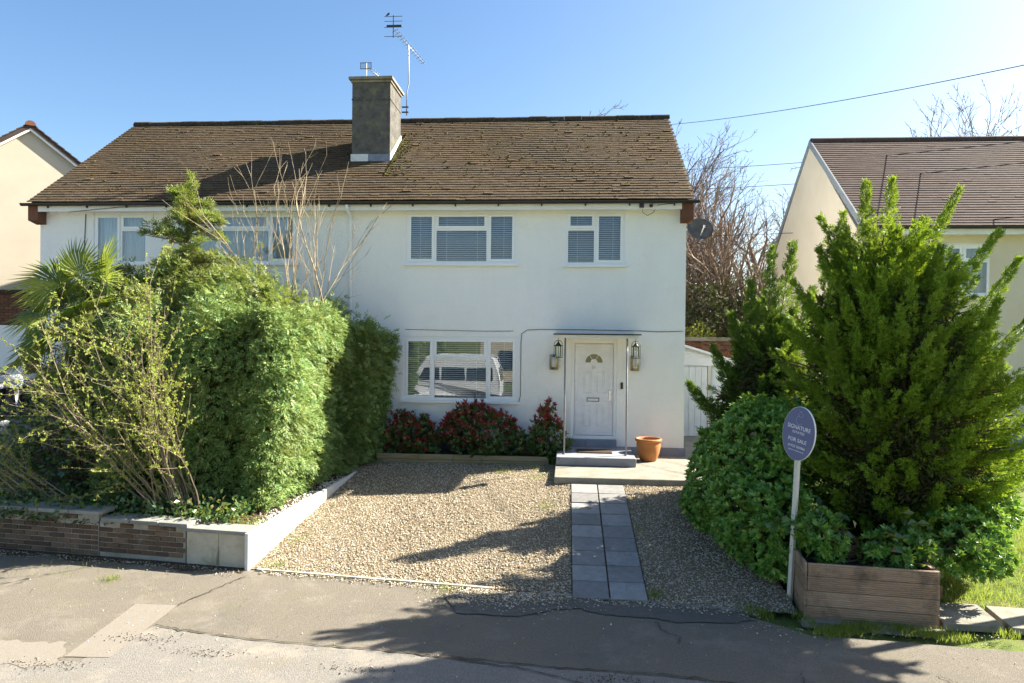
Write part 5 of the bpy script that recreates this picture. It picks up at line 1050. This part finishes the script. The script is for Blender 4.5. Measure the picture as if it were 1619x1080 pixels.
# ------------------------------------------------------------------ vehicles
def van(name, label, loc, rz, L=4.6, Wd=1.8, H=1.95, mat='van_silver'):
    v = thing(name, label, 'van', loc); v.rotation_euler = (0, 0, rz)
    side = [(-L/2, .42), (-L/2-.02, 1.0), (-L/2+.10, 1.65), (-L/2+.30, H-.10), (-L/2+.7, H), (L*.10, H), (L*.22, H-.12), (L*.36, 1.22), (L*.47, 1.05), (L/2, .78), (L/2, .42)]
    m = MB(); n = len(side); secs = ((-1, .0, .90), (-.96, .06, 1.0), (.96, .06, 1.0), (1, 0, .90)); vs = []
    rows = []
    for sx, _, k in ((-.86, 0, 1.), (-1.0, 0, .93), (1.0, 0, .93), (.86, 0, 1.)):
        rows.append([(y*(1 if abs(sx) < .9 else .985), sx*Wd/2*(1-.10*max(0, (z-1.0))/(H-1.0)), z*(1 if abs(sx) < .9 else (.955 if z > 1.3 else 1))) for y, z in side])
    for r in rows: vs += r
    F = [tuple(range(n)), tuple(range(3*n, 4*n))[::-1]]
    for a in range(3): F += [(a*n+i, (a+1)*n+i, (a+1)*n+(i+1) % n, a*n+(i+1) % n) for i in range(n)]
    # cap outer rows
    F = [f for f in F if len(f) == 4]; F += [tuple(n+i for i in range(n)), tuple(2*n+i for i in range(n))[::-1]]
    def ch(me, nm): o = bpy.data.objects.new(nm, me); COL.objects.link(o); o.parent = v; return o
    mb = MB().add(vs, F); o = ch(mb.mesh('body', mat, False), 'body'); bevel(o, .05, 3)
    for s in (-1, 1):
        for y in (-L*.31, L*.33):
            w = MB(); w.lathe([(.0, -.11), (.30, -.11), (.32, -.06), (.32, .06), (.30, .11), (0, .11)], (0, 0, 0), 20, 'z'); me = w.mesh('wheel', 'rubber', True); me.transform(Matrix.Translation((y, s*(Wd/2-.08), .32)) @ Matrix.Rotation(PI/2, 4, 'X')); wo_ = ch(me, 'wheel')
            q = MB().lathe([(0, 0), (.19, 0), (.2, -.02)], (0, 0, 0), 16).mesh('hub', 'chrome'); q.transform(Matrix.Translation((y, s*(Wd/2+.034), .32)) @ Matrix.Rotation(-s*PI/2, 4, 'X')); o = bpy.data.objects.new('hub', q); COL.objects.link(o); o.parent = wo_
        e = .012; wy = s*(Wd/2+e)
        ins = lambda z: s*(Wd/2*(1-.10*max(0, (z-1.0))/(H-1.0))+e)
        for a, b in ((-L*.43, -L*.18), (-L*.16, L*.06), (L*.08, L*.28)):
            b2 = b-.28 if b > L*.2 else b; P = [(a, ins(1.15), 1.15), (b, ins(1.15), 1.15), (b2, ins(1.72), 1.72), (a+.04, ins(1.72), 1.72)]
            ch(MB().hexa(P+[(x, y-s*.02, z) for x, y, z in P]).mesh('side_window', 'dark_glass'), 'side_window')
    P = [(L*.245, -Wd*.36, 1.80), (L*.245, Wd*.36, 1.80), (L*.362, Wd*.42, 1.25), (L*.362, -Wd*.42, 1.25)]; ch(MB().hexa([(x+.035, y, z+.02) for x, y, z in P]+[(x, y, z) for x, y, z in P]).mesh('windscreen', 'dark_glass'), 'windscreen')
    P = [(-L/2+.085, -Wd*.37, 1.10), (-L/2+.085, Wd*.37, 1.10), (-L/2+.24, Wd*.34, 1.72), (-L/2+.24, -Wd*.34, 1.72)]; ch(MB().hexa([(x-.11, y, z) for x, y, z in P]+[(x, y, z) for x, y, z in P]).mesh('rear_window', 'dark_glass'), 'rear_window')
    for s in (-1, 1):
        ch(MB().box(L/2-.12, L/2+.012, s*Wd*.36-.16, s*Wd*.36+.16, .74, .92).mesh('headlight', 'chrome'), 'headlight')
        ch(MB().box(L*.25, L*.29, s*(Wd/2+.14)-.09, s*(Wd/2+.14)+.09, 1.15, 1.34).mesh('wing_mirror', 'rubber'), 'wing_mirror')
    ch(MB().box(L/2-.05, L/2+.03, -Wd*.46, Wd*.46, .40, .60).mesh('bumper', 'rubber'), 'bumper'); return v
van('parked_van', 'silver van mostly hidden behind the budding shrub at the left edge', (-11.25, 13.2, .45), PI/2)

# ------------------------------------------------------------------ across the road (seen mirrored in the windows)
van('white_van', 'white van across the road, mirrored in the ground floor window', (-5.6, -3.6, -.03), PI, 5.0, 2.0, 2.35, 'upvc')
struct(MB().box(-60, 60, -9, -5.42, -.25, .06).build('far_pavement', 'asphalt'))
oh = thing('house_across_road', 'cream house across the road, mirrored in the ground floor window', 'house', (-2, -18, 0))
wo1 = [(-4.6, -2.8, .9, 2.2), (-.6, 1.2, .9, 2.2), (-4.6, -2.8, 3.7, 4.9), (-.6, 1.2, 3.7, 4.9)]
MB().box(-6, 4, -25, -18, 0, 5.4).build('wall', 'render_cream', oh)
for a, b, c, d in wo1: MB().box(a, b, -18.0, -17.94, c, d).build('window', 'dark_glass', oh)
MB().prism([(-25.4, 5.3), (-17.6, 5.3), (-21.5, 8.2)], 'x', -6.3, 4.3).build('roof', 'roof_tile_brown', oh)
hb = thing('hedge_across_road', 'green hedge across the road, mirrored in the windows', 'hedge', (-9, -9.5, 0))
P, nr = blob_pts(9000, [(-14, -10, 1.2, 5, 1, 1.6), (-8.6, -10, 1.3, 2.6, 1, 1.9), (5.5, -10, .9, 5, .8, 1.2), (14, -11, 1.5, 5, 1.5, 2.5), (-11, -14, 3.5, 3, 2.5, 3)], .5, lump=.2)
leaf_obj('foliage', diamonds(P, nr+rnd(len(P))*.8, nr, rng.uniform(.2, .35, len(P)), rng.uniform(.12, .22, len(P))), 'leylandii', hb, 'stuff')

# evergreen tree in the next front garden, just out of the picture; its shade falls on the pavement
et = thing('evergreen_tree', 'round-headed evergreen tree in the next front garden past the right edge', 'tree', (8.3, 9.7, .1))
seg_obj('trunk', [[8.3, 9.7, -.05, 8.3, 9.7, 3.2, .14, .10], [8.3, 9.7, 3.2, 8.1, 9.5, 5.6, .10, .03], [8.3, 9.7, 3.0, 9.0, 9.9, 5.3, .07, .02], [8.3, 9.7, 3.3, 8.0, 10.3, 5.2, .06, .02]], 'bark_brown', et, 7)
P, nr = blob_pts(8200, [(8.2, 9.5, 6.0, 1.1, .9, 1.0), (8.9, 9.8, 6.0, .9, .8, 1.0), (8.2, 9.8, 6.7, 1.1, .95, 1.2), (8.4, 9.4, 7.6, .8, .7, .8)], .7, lump=.25)
leaf_obj('crown', diamonds(P, nr+rnd(len(P))*.9, nr+rnd(len(P))*.6, rng.uniform(.12, .24, len(P)), rng.uniform(.08, .15, len(P))), 'choisya', et, 'stuff')
